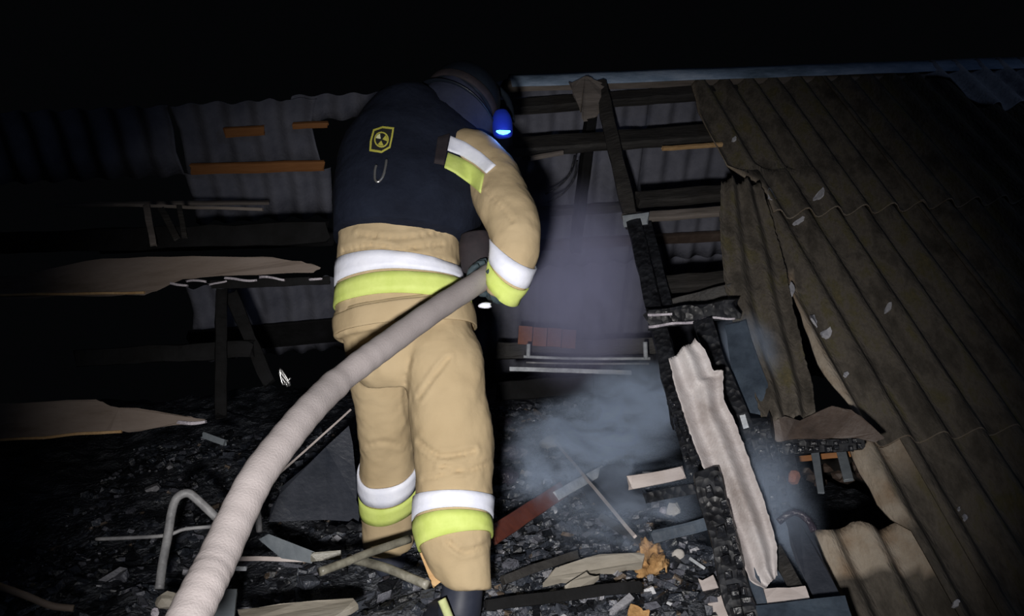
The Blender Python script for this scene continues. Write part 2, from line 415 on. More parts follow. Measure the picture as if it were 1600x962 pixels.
def sheet_g(left, right, bottom, top, frame, amp=0.032, off=0.0, slip=0.010, du=0.0188, dv=0.06, thick=0.0085, phase=0.0, fresh_or_lit=None, lit_lip=0.0):
    """corrugated sheet: left/right are tables v->u, bottom/top tables u->v, frame maps (u,v,n) to the world"""
    vlo = min(b for a, b in bottom); vhi = max(b for a, b in top)
    ul = min(b for a, b in left); ur = max(b for a, b in right)
    nu = max(4, int((ur - ul) / du)); nv = max(3, int((vhi - vlo) / dv))
    V, A = [], []
    for side in (0, 1):
        for j in range(nv + 1):
            t = (0.0, 0.004 / (vhi - vlo))[j] if j < 2 else (j - 1) / (nv - 1); vm = vlo + (vhi - vlo) * t
            a, b = interp(left, vm), interp(right, vm)
            for i in range(nu + 1):
                u = a + (b - a) * i / nu
                v0, v1 = interp(bottom, u), interp(top, u)
                v = v0 + (v1 - v0) * t
                n = off + slip * (1 - t) + amp * math.sin(2 * math.pi * (u / WAVE) + phase) + 0.003 * nz((u, v, 0), 6, 4)
                V.append(frame(u, v, n - side * thick))
                A.append(max(fresh_or_lit(u, v, u - a, v1 - v) if fresh_or_lit else 0.0, lit_lip if j == 0 else 0.0))  # lowest row painted paler so the seam edge looks lit
    W = nu + 1; H = nv + 1; S0 = W * H; Fc = []
    for j in range(nv):
        for i in range(nu):
            q = j * W + i
            Fc.append((q, q + 1, q + 1 + W, q + W)); Fc.append((q + S0, q + W + S0, q + 1 + W + S0, q + 1 + S0))
    for i in range(nu):
        Fc.append((i, i + S0, i + 1 + S0, i + 1)); q = nv * W + i; Fc.append((q, q + 1, q + 1 + S0, q + S0))
    for j in range(nv):
        q = j * W; Fc.append((q, q + W, q + W + S0, q + S0)); q = j * W + nu; Fc.append((q, q + S0, q + W + S0, q + W))
    return V, Fc, A

front = empty('front_roof', roofpt(2.5, 0.6), 'mossy corrugated front roof slope, burnt open on one side', 'roof', kind='structure')
def line_uv(pts, byv=True):
    q = [UV(x, y) for x, y in pts]
    t = [(v, u) for u, v in q] if byv else [(u, v) for u, v in q]
    return sorted(t)
v_s1 = UV(1215, 340)[1]; v_s2 = UV(1440, 686)[1]
u_lapA = UV(1424, 318)[0]
u_lapC = UV(1500, 829)[0]
BIG = 9.0
# row A (under the ridge)
la = jagged(line_uv([(1082, 133), (1092, 170), (1102, 205), (1117, 237), (1135, 270), (1168, 278), (1186, 300), (1207, 345)]), 0.008, seed=1)
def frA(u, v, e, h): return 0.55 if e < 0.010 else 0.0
V, Fc, A = sheet_g(la, [(-BIG, u_lapA + .05), (BIG, u_lapA + .05)], [(-BIG, v_s1), (BIG, v_s1)], [(-BIG, V_RIDGE - .02), (BIG, V_RIDGE - .02)], roofpt, off=0.012, fresh_or_lit=frA, lit_lip=.5)
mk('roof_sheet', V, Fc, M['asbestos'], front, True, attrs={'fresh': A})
for k in range(3):
    a = u_lapA + k * 1.05
    V, Fc, A = sheet_g([(-BIG, a), (BIG, a)], [(-BIG, a + 1.10), (BIG, a + 1.10)], [(-BIG, v_s1), (BIG, v_s1)], [(-BIG, V_RIDGE - .02), (BIG, V_RIDGE - .02)], roofpt, off=0.019 + .002 * k, lit_lip=.4)
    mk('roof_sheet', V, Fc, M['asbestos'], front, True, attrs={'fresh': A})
# row B
lb = jagged(line_uv([(1196, 330), (1207, 350), (1220, 400), (1232, 455), (1250, 510), (1275, 568), (1300, 612), (1325, 643), (1345, 672), (1352, 690)]), 0.006, seed=2)
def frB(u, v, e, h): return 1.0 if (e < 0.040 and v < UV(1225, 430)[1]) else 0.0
V, Fc, A = sheet_g(lb, [(-BIG, u_lapA + .05), (BIG, u_lapA + .05)], [(-BIG, v_s2), (BIG, v_s2)], [(-BIG, v_s1 + .12), (BIG, v_s1 + .12)], roofpt, off=-0.002, fresh_or_lit=frB, lit_lip=.5)
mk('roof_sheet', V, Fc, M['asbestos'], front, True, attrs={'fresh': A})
for k in range(3):
    a = u_lapA + k * 1.05
    V, Fc, A = sheet_g([(-BIG, a), (BIG, a)], [(-BIG, a + 1.10), (BIG, a + 1.10)], [(-BIG, v_s2), (BIG, v_s2)], [(-BIG, v_s1 + .12), (BIG, v_s1 + .12)], roofpt, off=0.005 + .002 * k, lit_lip=.4)
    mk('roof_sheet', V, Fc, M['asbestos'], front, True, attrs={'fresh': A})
# row C
v_eave = UV(1577, 962)[1] - 0.35
lc = jagged(line_uv([(1322, 668), (1330, 695), (1342, 722), (1366, 765), (1392, 806), (1412, 818)]), 0.005, seed=3)
lc = [(v_eave, UV(1412, 818)[0] + .012), (lc[0][0] - .01, UV(1412, 818)[0])] + lc
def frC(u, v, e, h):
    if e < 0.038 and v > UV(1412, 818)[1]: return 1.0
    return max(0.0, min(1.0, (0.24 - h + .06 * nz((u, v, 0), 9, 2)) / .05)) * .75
V, Fc, A = sheet_g(lc, [(-BIG, u_lapC), (BIG, u_lapC)], [(-BIG, v_eave), (BIG, v_eave)], [(-BIG, v_s2 + .10), (BIG, v_s2 + .10)], roofpt, off=-0.004, fresh_or_lit=frC)
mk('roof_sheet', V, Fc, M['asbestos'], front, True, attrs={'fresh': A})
for k in range(2):
    a = u_lapC - .04 + k * 1.05
    V, Fc, A = sheet_g([(-BIG, a), (BIG, a)], [(-BIG, a + 1.10), (BIG, a + 1.10)], [(-BIG, v_eave), (BIG, v_eave)], [(-BIG, v_s2 + .10), (BIG, v_s2 + .10)], roofpt, off=-0.010 + .003 * k + .012)
    mk('roof_sheet', V, Fc, M['asbestos'], front, True, attrs={'fresh': A})
# torn lower sheet with the pale band that used to lie under the lap
ltop = jagged(line_uv([(1250, 822), (1275, 828), (1290, 832), (1310, 822), (1330, 811), (1355, 822), (1372, 823), (1390, 816), (1412, 812), (1440, 815)], False), 0.007, 0.02, seed=4)
ll = jagged(line_uv([(1252, 822), (1276, 868), (1301, 905), (1332, 962), (1352, 1000)]), 0.005, seed=5)
v_pale = UV(1340, 898)[1]
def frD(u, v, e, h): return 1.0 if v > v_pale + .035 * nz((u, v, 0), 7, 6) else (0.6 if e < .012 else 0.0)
V, Fc, A = sheet_g(ll, [(-BIG, UV(1412, 818)[0] + .12), (BIG, UV(1412, 818)[0] + .12)], [(-BIG, v_eave), (BIG, v_eave)], ltop, roofpt, off=-0.016, dv=0.03, fresh_or_lit=frD)
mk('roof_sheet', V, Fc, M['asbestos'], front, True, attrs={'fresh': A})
# pale old sheet under the ridge, top right
lp = line_uv([(1428, 112), (1455, 125), (1500, 150), (1545, 176)])
V, Fc, A = sheet_g(lp, [(-BIG, u_lapA + 2.7), (BIG, u_lapA + 2.7)], [(-BIG, UV(1545, 176)[1]), (BIG, UV(1545, 176)[1])], [(-BIG, V_RIDGE), (BIG, V_RIDGE)], roofpt, off=0.036)
mk('roof_sheet', V, Fc, M['paleold'], front, True, label='pale grey roof sheet under the ridge')

# ridge cap: folded metal over the ridge
u0, u1 = UV(792, 120)[0], UV(1600, 95)[0] + .7
prof = [(Sw, -.125, .052), (Sw, -.12, .058), (Sw, -.03, .062), (Sw, .045, .040)]
V = []; nseg = 40
for i in range(nseg + 1):
    u = u0 + (u1 - u0) * i / nseg
    for (dv, n) in [(-.105, .050), (-.10, .056), (-.02, .062), (.03, .050)]:
        V.append(roofpt(u, V_RIDGE + dv + .008 * nz((u, 0, 0), 3, 1) + (.012 * nz((u, 3, 0), 9, 1) if dv < -.09 else 0), n))
    for (dv, n) in [(.03, -.062), (.12, -.056)]:
        V.append(rearpt(u, dv, n))
W = 6
Fc = [(i * W + k, (i + 1) * W + k, (i + 1) * W + k + 1, i * W + k + 1) for i in range(nseg) for k in range(W - 1)]
rc = mk('ridge_cap', V, Fc, M['ridge'], front, True)
sm = rc.modifiers.new('thick', 'SOLIDIFY'); sm.thickness = 0.003
def roof_timber(name, a, b, wpx, t, m, off=-0.05, **kw):
    return timber(name, (a[0], a[1], 'r'), (b[0], b[1], 'r'), wpx, t, m, lift=off, nrm=Nw, parent=front, **kw)
roof_timber('ridge_board', (790, 135), (1620, 112), 13, .05, M['weather'], off=.0, seg=20)
roof_timber('purlin', (770, 170), (1160, 140), 24, .06, M['soot'], off=-.045, seg=14)
p = roof_timber('purlin', (806, 230), (1190, 203), 34, .055, M['soot'], off=-.05, seg=14)
roof_timber('splinter', (1035, 232), (1128, 226), 6, .02, M['freshwood'], off=.0, seg=6)
roof_timber('splinter', (828, 248), (880, 238), 6, .02, M['weather'], off=.0, seg=6)
roof_timber('purlin', (998, 312), (1200, 297), 25, .055, M['soot'], off=-.05, seg=8)
roof_timber('batten', (975, 342), (1210, 324), 17, .03, M['weather'], off=-.08, seg=10)
roof_timber('purlin', (1024, 446), (1230, 428), 26, .05, M['soot'], off=-.16, seg=8)
for yy, xx in ((560, 1300), (730, 1420), (880, 1480)):
    u, v = UV(xx, yy)
    V, Fc = beam_g(roofpt(u + (.08 if yy < 800 else .1), v, -.075), roofpt(u + 2.6, v, -.075), .10, .05, Nw, 10, .1, .2, yy)
    mk('purlin', V, Fc, M['soot'], front)
for k in range(4):
    u = 2.35 + k * .85
    V, Fc = beam_g(roofpt(u, V_RIDGE - .05, -.17), roofpt(u, v_eave + .1, -.17), .09, .13, Nw, 12, .08, .2, 60 + k)
    mk('rafter', V, Fc, M['soot'], front)

# bare chips where flakes of the sheets broke away
for i, (x, y, a_, b_) in enumerate(((1202, 312, 11, 17), (1278, 311, 8, 6), (1248, 347, 9, 4), (1232, 464, 5, 13), (1386, 485, 5, 5), (1270, 500, 12, 12), (1292, 520, 10, 7), (1322, 583, 5, 5), (1510, 806, 5, 6), (1500, 793, 4, 4), (1144, 228, 4, 3), (1484, 952, 5, 5))):
    q = [Rp(x + a_ * math.cos(t) * random.uniform(.6, 1.1), y + b_ * math.sin(t) * random.uniform(.6, 1.1), 0) for t in (0, .8, 1.6, 2.5, 3.3, 4.2, 5.2)]
    q = [p_ + Nw * (.020 + .032 * math.sin(2 * math.pi * p_.x / WAVE)) for p_ in q]
    V, Fc = slab_g(q, Nw, .010, .003, 2, i); mk('bare_chip', V, Fc, M['paleold'], front)
# ------------------------------------------------------------------ rear slope seen from inside
rear = empty('rear_roof', rearpt(0.5, 2.2), 'underside of the grey corrugated rear roof slope', 'roof', kind='structure')
vr = 2.55
def rsheet(ul, ur, v0, v1, off, jl=.0, jr=.0, seed=0, jb=0.0):
    vals = [v0 + (v1 - v0) * k / 12 for k in range(13)]
    rnd = random.Random(seed)
    L = [(v, ul + rnd.uniform(-jl, jl)) for v in vals]; R_ = [(v, ur + rnd.uniform(-jr, jr)) for v in vals]
    nb = [ul + (ur - ul) * k / 16 for k in range(17)]
    Bt = [(u, v0 + rnd.uniform(0, jb)) for u in nb]; Tp = [(u, v1 - rnd.uniform(0, jb)) for u in nb]
    V, Fc, A = sheet_g(L, R_, Bt, Tp, rearpt, off=-.03 - off, amp=.022, dv=.09)
    mk('roof_sheet', V, Fc, M['rear'], rear, True)
a = BUV(830, 200)[0]
k = 0
uu = a - .35
while uu < 4.6:
    rsheet(uu, uu + 1.07, -.02, 1.30, .0 + .004 * (k % 2), seed=k); rsheet(uu, uu + 1.07, 1.18, vr, .016 + .004 * (k % 2), seed=k + 50)
    uu += 1.02; k += 1
# left patch: the sheets between x=150 and 600, with torn borders
ul, ur = BUV(275, 200)[0], BUV(497, 230)[0]
vt, vb = BUV(400, 158)[1], BUV(400, 272)[1]
rsheet(ul, ur, vt, vb, 0, .02, .03, seed=91, jb=.02)
rsheet(ul - 1.6, ul - .03, vt + .02, vb, .004, .02, .02, seed=92)
ua, ub = BUV(455, 180)[0], BUV(600, 160)[0]
rsheet(ua, ub + .3, BUV(500, 152)[1], BUV(500, 192)[1], .012, .02, .02, seed=93)
rsheet(BUV(300, 330)[0], BUV(520, 330)[0], BUV(400, 268)[1], BUV(400, 352)[1], .012, .02, .02, seed=94, jb=.02)
rsheet(BUV(330, 430)[0] - .2, BUV(560, 430)[0], BUV(450, 440)[1], BUV(450, 560)[1], .012, .03, .02, seed=95, jb=.03)
def rear_timber(name, a, b, wpx, t, m, off=0.04, **kw):
    return timber(name, (a[0], a[1], 'b'), (b[0], b[1], 'b'), wpx, t, m, lift=off, nrm=Nr, parent=rear, **kw)
rear_timber('batten', (352, 207), (412, 203), 15, .03, M['orange'], off=.02, label='orange unburnt pine batten')
rear_timber('batten', (458, 196), (512, 194), 9, .03, M['orange'], off=.02, label='orange unburnt pine batten')
rear_timber('batten', (300, 264), (506, 258), 17, .03, M['orange'], off=.02, seg=10, label='orange unburnt pine batten')
rear_timber('batten', (820, 384), (1260, 362), 16, .04, M['scorched'], off=.03, seg=10)
rear_timber('purlin', (780, 335), (990, 322), 14, .05, M['soot'], off=.04, seg=10)
rear_timber('purlin', (90, 320), (420, 316), 5, .03, M['weather'], off=.05, seg=10)
rear_timber('purlin', (160, 382), (520, 370), 26, .06, M['black'], off=.06, seg=10)
rear_timber('rafter', (928, 140), (898, 390), 15, .10, M['black'], off=.08, seg=10)
rear_timber('rafter', (1250, 200), (1120, 480), 18, .10, M['soot'], off=.08, seg=10)

# ------------------------------------------------------------------ debris heap (uncountable) and its loose rubble
nx, ny = 200, 130
x0, x1, y0, y1 = -3.6, 2.6, EAVE_Y + .12, REAR_Y
V = [(x0 + (x1 - x0) * i / nx, y0 + (y1 - y0) * j / ny, 0) for j in range(ny + 1) for i in range(nx + 1)]
V = [Vector((x, y, heap_z(x, y) + .012 * nz((x, y, 0), 28, 6))) for x, y, _ in V]
Fc = [(j * (nx + 1) + i, j * (nx + 1) + i + 1, (j + 1) * (nx + 1) + i + 1, (j + 1) * (nx + 1) + i) for j in range(ny) for i in range(nx)]
mk('ash_heap', V, Fc, M['heap'], smooth=False, label='wet black ash and burnt debris covering the attic floor', cat='debris', kind='stuff')
parts = []; rnd = random.Random(21)
for k in range(9500):
    if k % 5 < 3: x, y = rnd.uniform(0.0, 1.15), 2.5 + 2.6 * rnd.random() ** 1.3
    else: x, y = rnd.uniform(-1.6, 1.2), 2.5 + 2.6 * rnd.random()
    z = heap_z(x, y)
    s = 0.005 + 0.018 * rnd.random() ** 2.6
    if rnd.random() < .16: dims = (s * rnd.uniform(2.0, 4.5), s * .7, s * .5)
    else: dims = (s * rnd.uniform(.7, 1.6), s * rnd.uniform(.6, 1.2), s * rnd.uniform(.4, .9))
    rot = Matrix.Rotation(rnd.uniform(0, 6.28), 3, 'Z') @ Matrix.Rotation(rnd.uniform(-.6, .6), 3, 'X') @ Matrix.Rotation(rnd.uniform(-.5, .5), 3, 'Y')
    vv = []
    for zz in (-1, 1):
        for sx, sy in ((-1, -1), (1, -1), (1, 1), (-1, 1)):
            q = Vector((sx * dims[0] * rnd.uniform(.6, 1.1), sy * dims[1] * rnd.uniform(.6, 1.1), zz * dims[2] * rnd.uniform(.6, 1.1)))
            vv.append(Vector((x, y, z + dims[2] * .6)) + rot @ q)
    parts.append((vv, [(3, 2, 1, 0), (4, 5, 6, 7), (0, 1, 5, 4), (1, 2, 6, 5), (2, 3, 7, 6), (3, 0, 4, 7)]))
V, Fc = join(parts)
mk('charred_rubble', V, Fc, M['rubble'], label='scattered charcoal crumbs and ash flakes over the heap', cat='debris', kind='stuff')

# ------------------------------------------------------------------ burnt timbers and boards standing, hanging and lying about
UPW = Vector((0, 0, 1))
def T(name, a, b, wpx, t, m, label, cat, **kw): return timber(name, a, b, wpx, t, m, label=label, cat=cat, **kw)
# rafters in the burnt-out opening
T('charred_rafter', (938, 132, 4.62), (988, 352, 4.05), 22, .06, M['soot'], 'sooty upper rafter reaching from the ridge down to the whitewashed batten', 'beam', seg=12)
ra = T('charred_rafter', (990, 345, 4.0), (1064, 660, 3.22), 25, .07, M['char'], 'long charred rafter dividing the smoky opening from the roof sheets', 'beam', seg=16)
T('charred_rafter', (1012, 352, 4.02), (1046, 486, 3.62), 15, .05, M['char'], 'short black lath fixed along the right side of the long charred rafter', 'beam', seg=8)
rb = T('charred_rafter', (1055, 620, 3.28), (1092, 752, 3.02), 26, .07, M['char'], 'scaly charred rafter foot between the smoke and the pale broken sheet', 'beam', seg=10)
p0, p1 = P(1055, 620, 3.24), P(1092, 752, 2.98); V, Fc = char_blocks(p0, p1, .065, view_n(p0), 4, 3, .03, .012)
mk('char_crust', V, Fc, M['charwet'], rb, kind='stuff')
lg = T('charred_log', (1012, 500, 3.42), (1148, 485, 3.30), 30, .06, M['char'], 'charred log end with ash-white rim lying across under the roof edge', 'log', seg=12, rough=.25, jag=.7)
p0, p1 = P(1014, 510, 3.38), P(1148, 496, 3.26); V, Fc = beam_g(p0, p1, .010, .02, view_n(p0), 24, 1.5, .5, 77)
mk('ash_edge', V, Fc, M['ash'], lg, label='ash-white lower edge')
p0, p1 = P(1013, 492, 3.385), P(1050, 489, 3.36); V, Fc = beam_g(p0, p1, .010, .02, view_n(p0), 12, 1.5, .5, 78)
mk('ash_edge', V, Fc, M['ash'], lg, label='ash-white upper edge')
T('charred_board', (1050, 478, 3.7), (1142, 452, 3.6), 22, .03, M['soot'], 'sooty splintered board lying just above the charred log end', 'board', rough=.3, jag=.8)
T('roof_lath', (975, 346, 3.98), (1012, 341, 3.96), 20, .03, M['duct'], 'bluish end of lath nailed on top of the long charred rafter', 'lath', rough=.2)
T('charred_rafter', (1098, 505, 3.25), (1168, 690, 2.95), 30, .07, M['char'], 'black rafter standing in the dark gap behind the pale broken sheet', 'beam')
V, Fc = slab_g([P(1132, 508, 3.35), P(1165, 500, 3.3), P(1200, 600, 3.1), P(1196, 650, 3.05), P(1150, 640, 3.1), P(1142, 570, 3.22)], view_n(P(1165, 570, 3.2)), .012, .004)
mk('smoky_panel', V, Fc, M['navy'], label='bluish sooty panel beside the left edge of the hanging roof sheet', cat='panel')
# ragged piece of sheet hanging from the ridge
V, Fc = slab_g([P(888, 128, 4.55), P(918, 118, 4.6), P(948, 132, 4.6), P(952, 150, 4.55), P(938, 172, 4.5), P(928, 184, 4.48), P(912, 190, 4.46), P(905, 168, 4.5)], view_n(P(920, 150, 4.5)), .02, .012, 4, 5)
mk('sheet_scrap', V, Fc, M['weather'], label='ragged grey scrap hanging from the ridge over the opening', cat='sheet scrap')
# thin wires looping in the opening
for pts, lb in ((((898, 242), (890, 272), (872, 292), (852, 303)), 'upper of two thin wires sagging behind the bent elbow'),
                (((902, 250), (896, 280), (880, 302), (856, 316)), 'lower of two thin wires sagging behind the bent elbow')):
    V, Fc = tube_g(smooth_path([P(x, y, 4.4) for x, y in pts], 5), .005, 6)
    mk('sagging_wire', V, Fc, M['char'], smooth=True, label=lb, cat='wire', group='wires in the roof opening')

# ---- far end of the attic, seen through the smoke
V, Fc = box_g((-.19, -.06, 0), (.19, .06, .135))
def rot_box(c, dims, px_dir, up=None):
    d = px_dir.normalized(); u = (up or UPW); u = (u - d * u.dot(d)).normalized(); s = d.cross(u)
    V = []
    for zz in (-1, 1):
        for sx, sy in ((-1, -1), (1, -1), (1, 1), (-1, 1)):
            V.append(c + d * (sx * dims[0] / 2) + s * (sy * dims[1] / 2) + u * (zz * dims[2] / 2))
    return V, [(3, 2, 1, 0), (4, 5, 6, 7), (0, 1, 5, 4), (1, 2, 6, 5), (2, 3, 7, 6), (3, 0, 4, 7)]
bk = empty('brick_course', P(853, 541, 5.0), 'orange brick ledge at the far end of the smoky opening', 'bricks')
for i in range(4):
    a = P(808 + i * 22.5, 509 + i * 1.6, 5.0); b = P(808 + (i + 1) * 22.5, 509 + (i + 1) * 1.6, 5.0)
    V, Fc = rot_box((a + b) / 2 - UPW * (.056 + .003 * (i % 2)), ((b - a).length - .005, .10, .112), b - a); mk('brick', V, Fc, M['brick'], bk)
fr = empty('metal_frame', P(915, 575, 4.6), 'bright metal frame with two short posts below the brick ledge', 'frame')
def rod(name, pts, r, m, parent=None, n=8, sm=True, sub=4, **kw):
    V, Fc = tube_g(smooth_path([PT(p) for p in pts], sub), r, n); return mk(name, V, Fc, m, parent, sm, **kw)
rod('rail', [(818, 557, 4.6), (900, 560, 4.6), (1016, 560, 4.55)], .009, M['whitepaint'], fr)
rod('rail', [(822, 566, 4.6), (900, 568, 4.6), (1014, 568, 4.55)], .006, M['pipe'], fr)
rod('post', [(826, 537, 4.6), (825, 558, 4.6)], .012, M['whitepaint'], fr)
rod('post', [(1008, 534, 4.55), (1009, 560, 4.55)], .013, M['whitepaint'], fr)
T('pale_batten', (797, 576, 4.45), (986, 582, 4.4), 7, .02, M['whitepaint'], 'pale straight batten lying under the bright metal frame', 'batten', rough=.1)
T('sooty_beam', (778, 548, 5.1), (1030, 540, 5.0), 26, .06, M['soot'], 'sooty beam behind the bright metal frame under the brick ledge', 'beam', seg=12)
T('charred_board', (775, 612, 4.4), (925, 600, 4.3), 30, .04, M['black'], 'black board under the pale straight batten', 'board', seg=12)
for (a, b, w_, lb, sd) in [((925, 652, 'h'), (1062, 664, 'h'), 20, 'upper charred log with scaly blocks lying in the smoke', 1),
                           ((978, 672, 'h'), (1066, 682, 'h'), 18, 'lower charred log with scaly blocks lying in the smoke', 2)]:
    o = T('charred_log', a, b, w_, .06, M['char'], lb, 'log', lift=.05, seg=10)
    p0, p1 = PT(a, .05), PT(b, .05); n_ = view_n(p0)
    V, Fc = char_blocks(p0 + n_ * .03, p1 + n_ * .03, .05, n_, sd, 2, .035, .014); mk('char_crust', V, Fc, M['charwet'], o, kind='stuff')

# ---- debris lying on the heap, right of the firefighter
T('red_board', (770, 836, 'h'), (880, 764, 'h'), 27, .025, M['redpaint'], 'red-brown painted board lying at a slant beside the right trouser leg', 'board', lift=.10, rough=.1)
T('white_strip', (868, 775, 'h'), (942, 734, 'h'), 15, .018, M['whitepaint'], 'chipped white strip continuing upward from the red-brown board', 'board', lift=.11, rough=.1)
T('beige_plank', (985, 754, 2.86), (1066, 738, 2.93), 21, .03, M['beige'], 'beige plank with a broken pale end beside the long charred rafter', 'plank', lift=.16, jag=.5)
V, Fc = slab_g(flat_outline([(898, 748), (972, 722), (1038, 800), (1000, 826), (935, 808)], (965, 775), 0.07, (0, -.75, 1)), Vector((0, -.5, 1)), .006, .01, 3, 2)
mk('tin_panel', V, Fc, M['tin'], label='dark sooty tin panel lying below the beige plank', cat='panel')
T('thin_stick', (868, 690, 'h'), (992, 838, 'h'), 5, .01, M['beige'], 'long thin stick slanting across the dark tin panel', 'stick', lift=.13, seg=14, rough=.2)
V, Fc = slab_g(flat_outline([(848, 914), (868, 890), (936, 869), (1006, 866), (1003, 887), (938, 893), (893, 908)], (930, 890), 0.05, (0, -1.0, 1)), Vector((0, -.6, 1)), .02, .006, 3, 3)
mk('straw_board', V, Fc, M['straw'], label='straw coloured board lying left of the orange foam lump', cat='board')
V, Fc = slab_g(flat_outline([(882, 918), (916, 896), (936, 902), (898, 930)], (908, 912), 0.06, (0, -1.0, 1)), Vector((0, -.6, 1)), .018, .006, 3, 4)
mk('board_scrap', V, Fc, M['straw'], label='small pale board scrap in front of the straw coloured board', cat='board')
V, Fc = join([lump_g(Hp(1014, 870, .045), .060, 3, .5, (.75, .8, 1.1), 4, 1.9), lump_g(Hp(1027, 882, .05), .036, 5, .6, (1, 1, 1), 3, 2), lump_g(Hp(1002, 892, .02), .032, 6, .55, (1.5, 1, .6), 3, 2.0)])
mk('foam_lump', V, Fc, M['foam'], smooth=True, label='orange-brown scorched foam lump on the heap', cat='foam')
V, Fc = lump_g(Hp(1060, 868, .03), .026, 8, .12, (1, .5, 1)); mk('plaster_disc', V, Fc, M['plaster'], smooth=True, label='round pale disc lying right of the orange foam lump', cat='disc')
T('splinter', (1078, 872, 'h'), (1102, 888, 'h'), 5, .01, M['whitepaint'], 'white splinter beside the round pale disc', 'splinter', lift=.03)
V, Fc = lump_g(Hp(1052, 796, .03), .034, 11, .4, (1, .7, .9)); mk('plaster_chunk', V, Fc, M['plaster'], label='pinkish plaster chunk between the tin panel and the charred rafter', cat='plaster')
V, Fc = lump_g(Hp(1036, 797, .03), .016, 12, .3); mk('plaster_chunk', V, Fc, M['ash'], label='small white chunk left of the pinkish plaster chunk', cat='plaster')
V, Fc = slab_g(flat_outline([(980, 962), (985, 946), (1002, 953), (1015, 958), (1018, 975), (985, 978)], (1000, 960), 0.05, (0, -1.2, 1)), Vector((0, -.7, 1)), .02, .006, 3, 9)
mk('wood_chip', V, Fc, M['foam'], label='orange broken wood chip at the lower edge of the heap', cat='wood chip')
rod('bent_strip', [(848, 952, 'h'), (880, 926, 2.9), (915, 905, 2.92), (960, 890, 'h')], .012, M['tin'], label='dark bent strip arching under the straw coloured board', cat='strip')
T('charred_board', (760, 945, 'h'), (1000, 915, 'h'), 18, .03, M['black'], 'black board across the heap below the straw coloured board', 'board', lift=.04, seg=14)
T('charred_board', (786, 905, 'h'), (900, 866, 'h'), 14, .03, M['soot'], 'sooty lath above the straw coloured board', 'board', lift=.04)
T('charred_board', (1010, 778, 2.85), (1092, 762, 2.90), 16, .03, M['char'], 'black board just below the beige plank', 'board', lift=.05)
T('charred_board', (1020, 838, 2.80), (1105, 818, 2.82), 20, .04, M['navy'], 'bluish wet board behind the round pale disc', 'board', lift=.03)
T('charred_board', (940, 808, 'h'), (1010, 850, 'h'), 14, .03, M['soot'], 'sooty lath behind the orange foam lump', 'board', lift=.04)
for (x, y, r, sd, lb) in [(805, 706, .07, 1, 'large wet dark lump right of the right knee'), (790, 745, .055, 2, 'wet dark lump between the right knee and the red-brown board'),
                          (786, 660, .05, 3, 'topmost wet dark lump beside the right thigh'), (862, 690, .05, 4, 'greyish lump half hidden in the smoke')]:
    V, Fc = lump_g(Hp(x, y, .04), r, sd, .45, (1.2, .8, .7), 3, 2.2); mk('wet_lump', V, Fc, M['plastic'] if sd < 4 else M['straw'], smooth=True, label=lb, cat='debris lump')
rnd = random.Random(5)
# ---- pale broken sheet leaning over the right rafters
def free_sheet(left, right, waves, amp, thick, nu=30, nv=40, phase=0.0, jit=0.0, seed=0, flip=1):
    """corrugated piece ruled between two broken edges given as lists of (px,py,d)"""
    def along(e):
        pts = [P(*q) for q in e]; L = [0]
        for a, b in zip(pts, pts[1:]): L.append(L[-1] + (b - a).length)
        return lambda t: pts[0].lerp(pts[1], 0) if t <= 0 else next((a.lerp(b, (t * L[-1] - l0) / max(1e-6, l1 - l0)) for a, b, l0, l1 in zip(pts, pts[1:], L, L[1:]) if t * L[-1] <= l1 + 1e-9), pts[-1])
    fl, frr = along(left), along(right); rnd = random.Random(seed)
    n0 = (P(*left[-1]) - P(*left[0])).cross(P(*right[0]) - P(*left[0])).normalized()
    if n0.dot(view_n(P(*left[0]))) < 0: n0 = -n0
    grid = []; A = []
    for j in range(nv + 1):
        t = j / nv; a, b = fl(t), frr(t); row = []
        for i in range(nu + 1):
            s = i / nu
            q = a.lerp(b, s) + n0 * (amp * math.cos(2 * math.pi * waves * s + phase) * flip)
            q += n0 * .004 * nz(q, 9, seed)
            if j in (0, nv) or i in (0, nu): q += Vector((rnd.uniform(-1, 1), rnd.uniform(-1, 1), rnd.uniform(-1, 1))) * jit
            row.append(q)
        grid.append(row)
    V = [q for r in grid for q in r] + [q - n0 * thick for r in grid for q in r]
    W = nu + 1; H = nv + 1; S0 = W * H; Fc = []
    for j in range(nv):
        for i in range(nu):
            q = j * W + i; Fc.append((q, q + 1, q + 1 + W, q + W)); Fc.append((q + S0, q + W + S0, q + 1 + W + S0, q + 1 + S0))
    for i in range(nu):
        Fc.append((i, i + S0, i + 1 + S0, i + 1)); q = nv * W + i; Fc.append((q, q + 1, q + 1 + S0, q + S0))
    for j in range(nv):
        q = j * W; Fc.append((q, q + W, q + W + S0, q + S0)); q = j * W + nu; Fc.append((q, q + S0, q + W + S0, q + W))
    return V, Fc
V, Fc = free_sheet([(1045, 562, 2.80), (1056, 610, 2.76), (1082, 690, 2.68), (1118, 778, 2.58), (1150, 850, 2.49), (1172, 908, 2.42), (1194, 920, 2.41)],
                   [(1086, 529, 2.82), (1102, 546, 2.80), (1115, 580, 2.77), (1130, 577, 2.77), (1131, 625, 2.73), (1148, 656, 2.70), (1172, 722, 2.63), (1196, 788, 2.55), (1214, 850, 2.48), (1214, 898, 2.42)],
                   1.7, .014, .007, 36, 70, .4, .0022, 3)
mk('broken_sheet', V, Fc, M['fragment'], smooth=True, label='pale broken strip of corrugated sheet leaning across the charred rafters', cat='roof sheet')
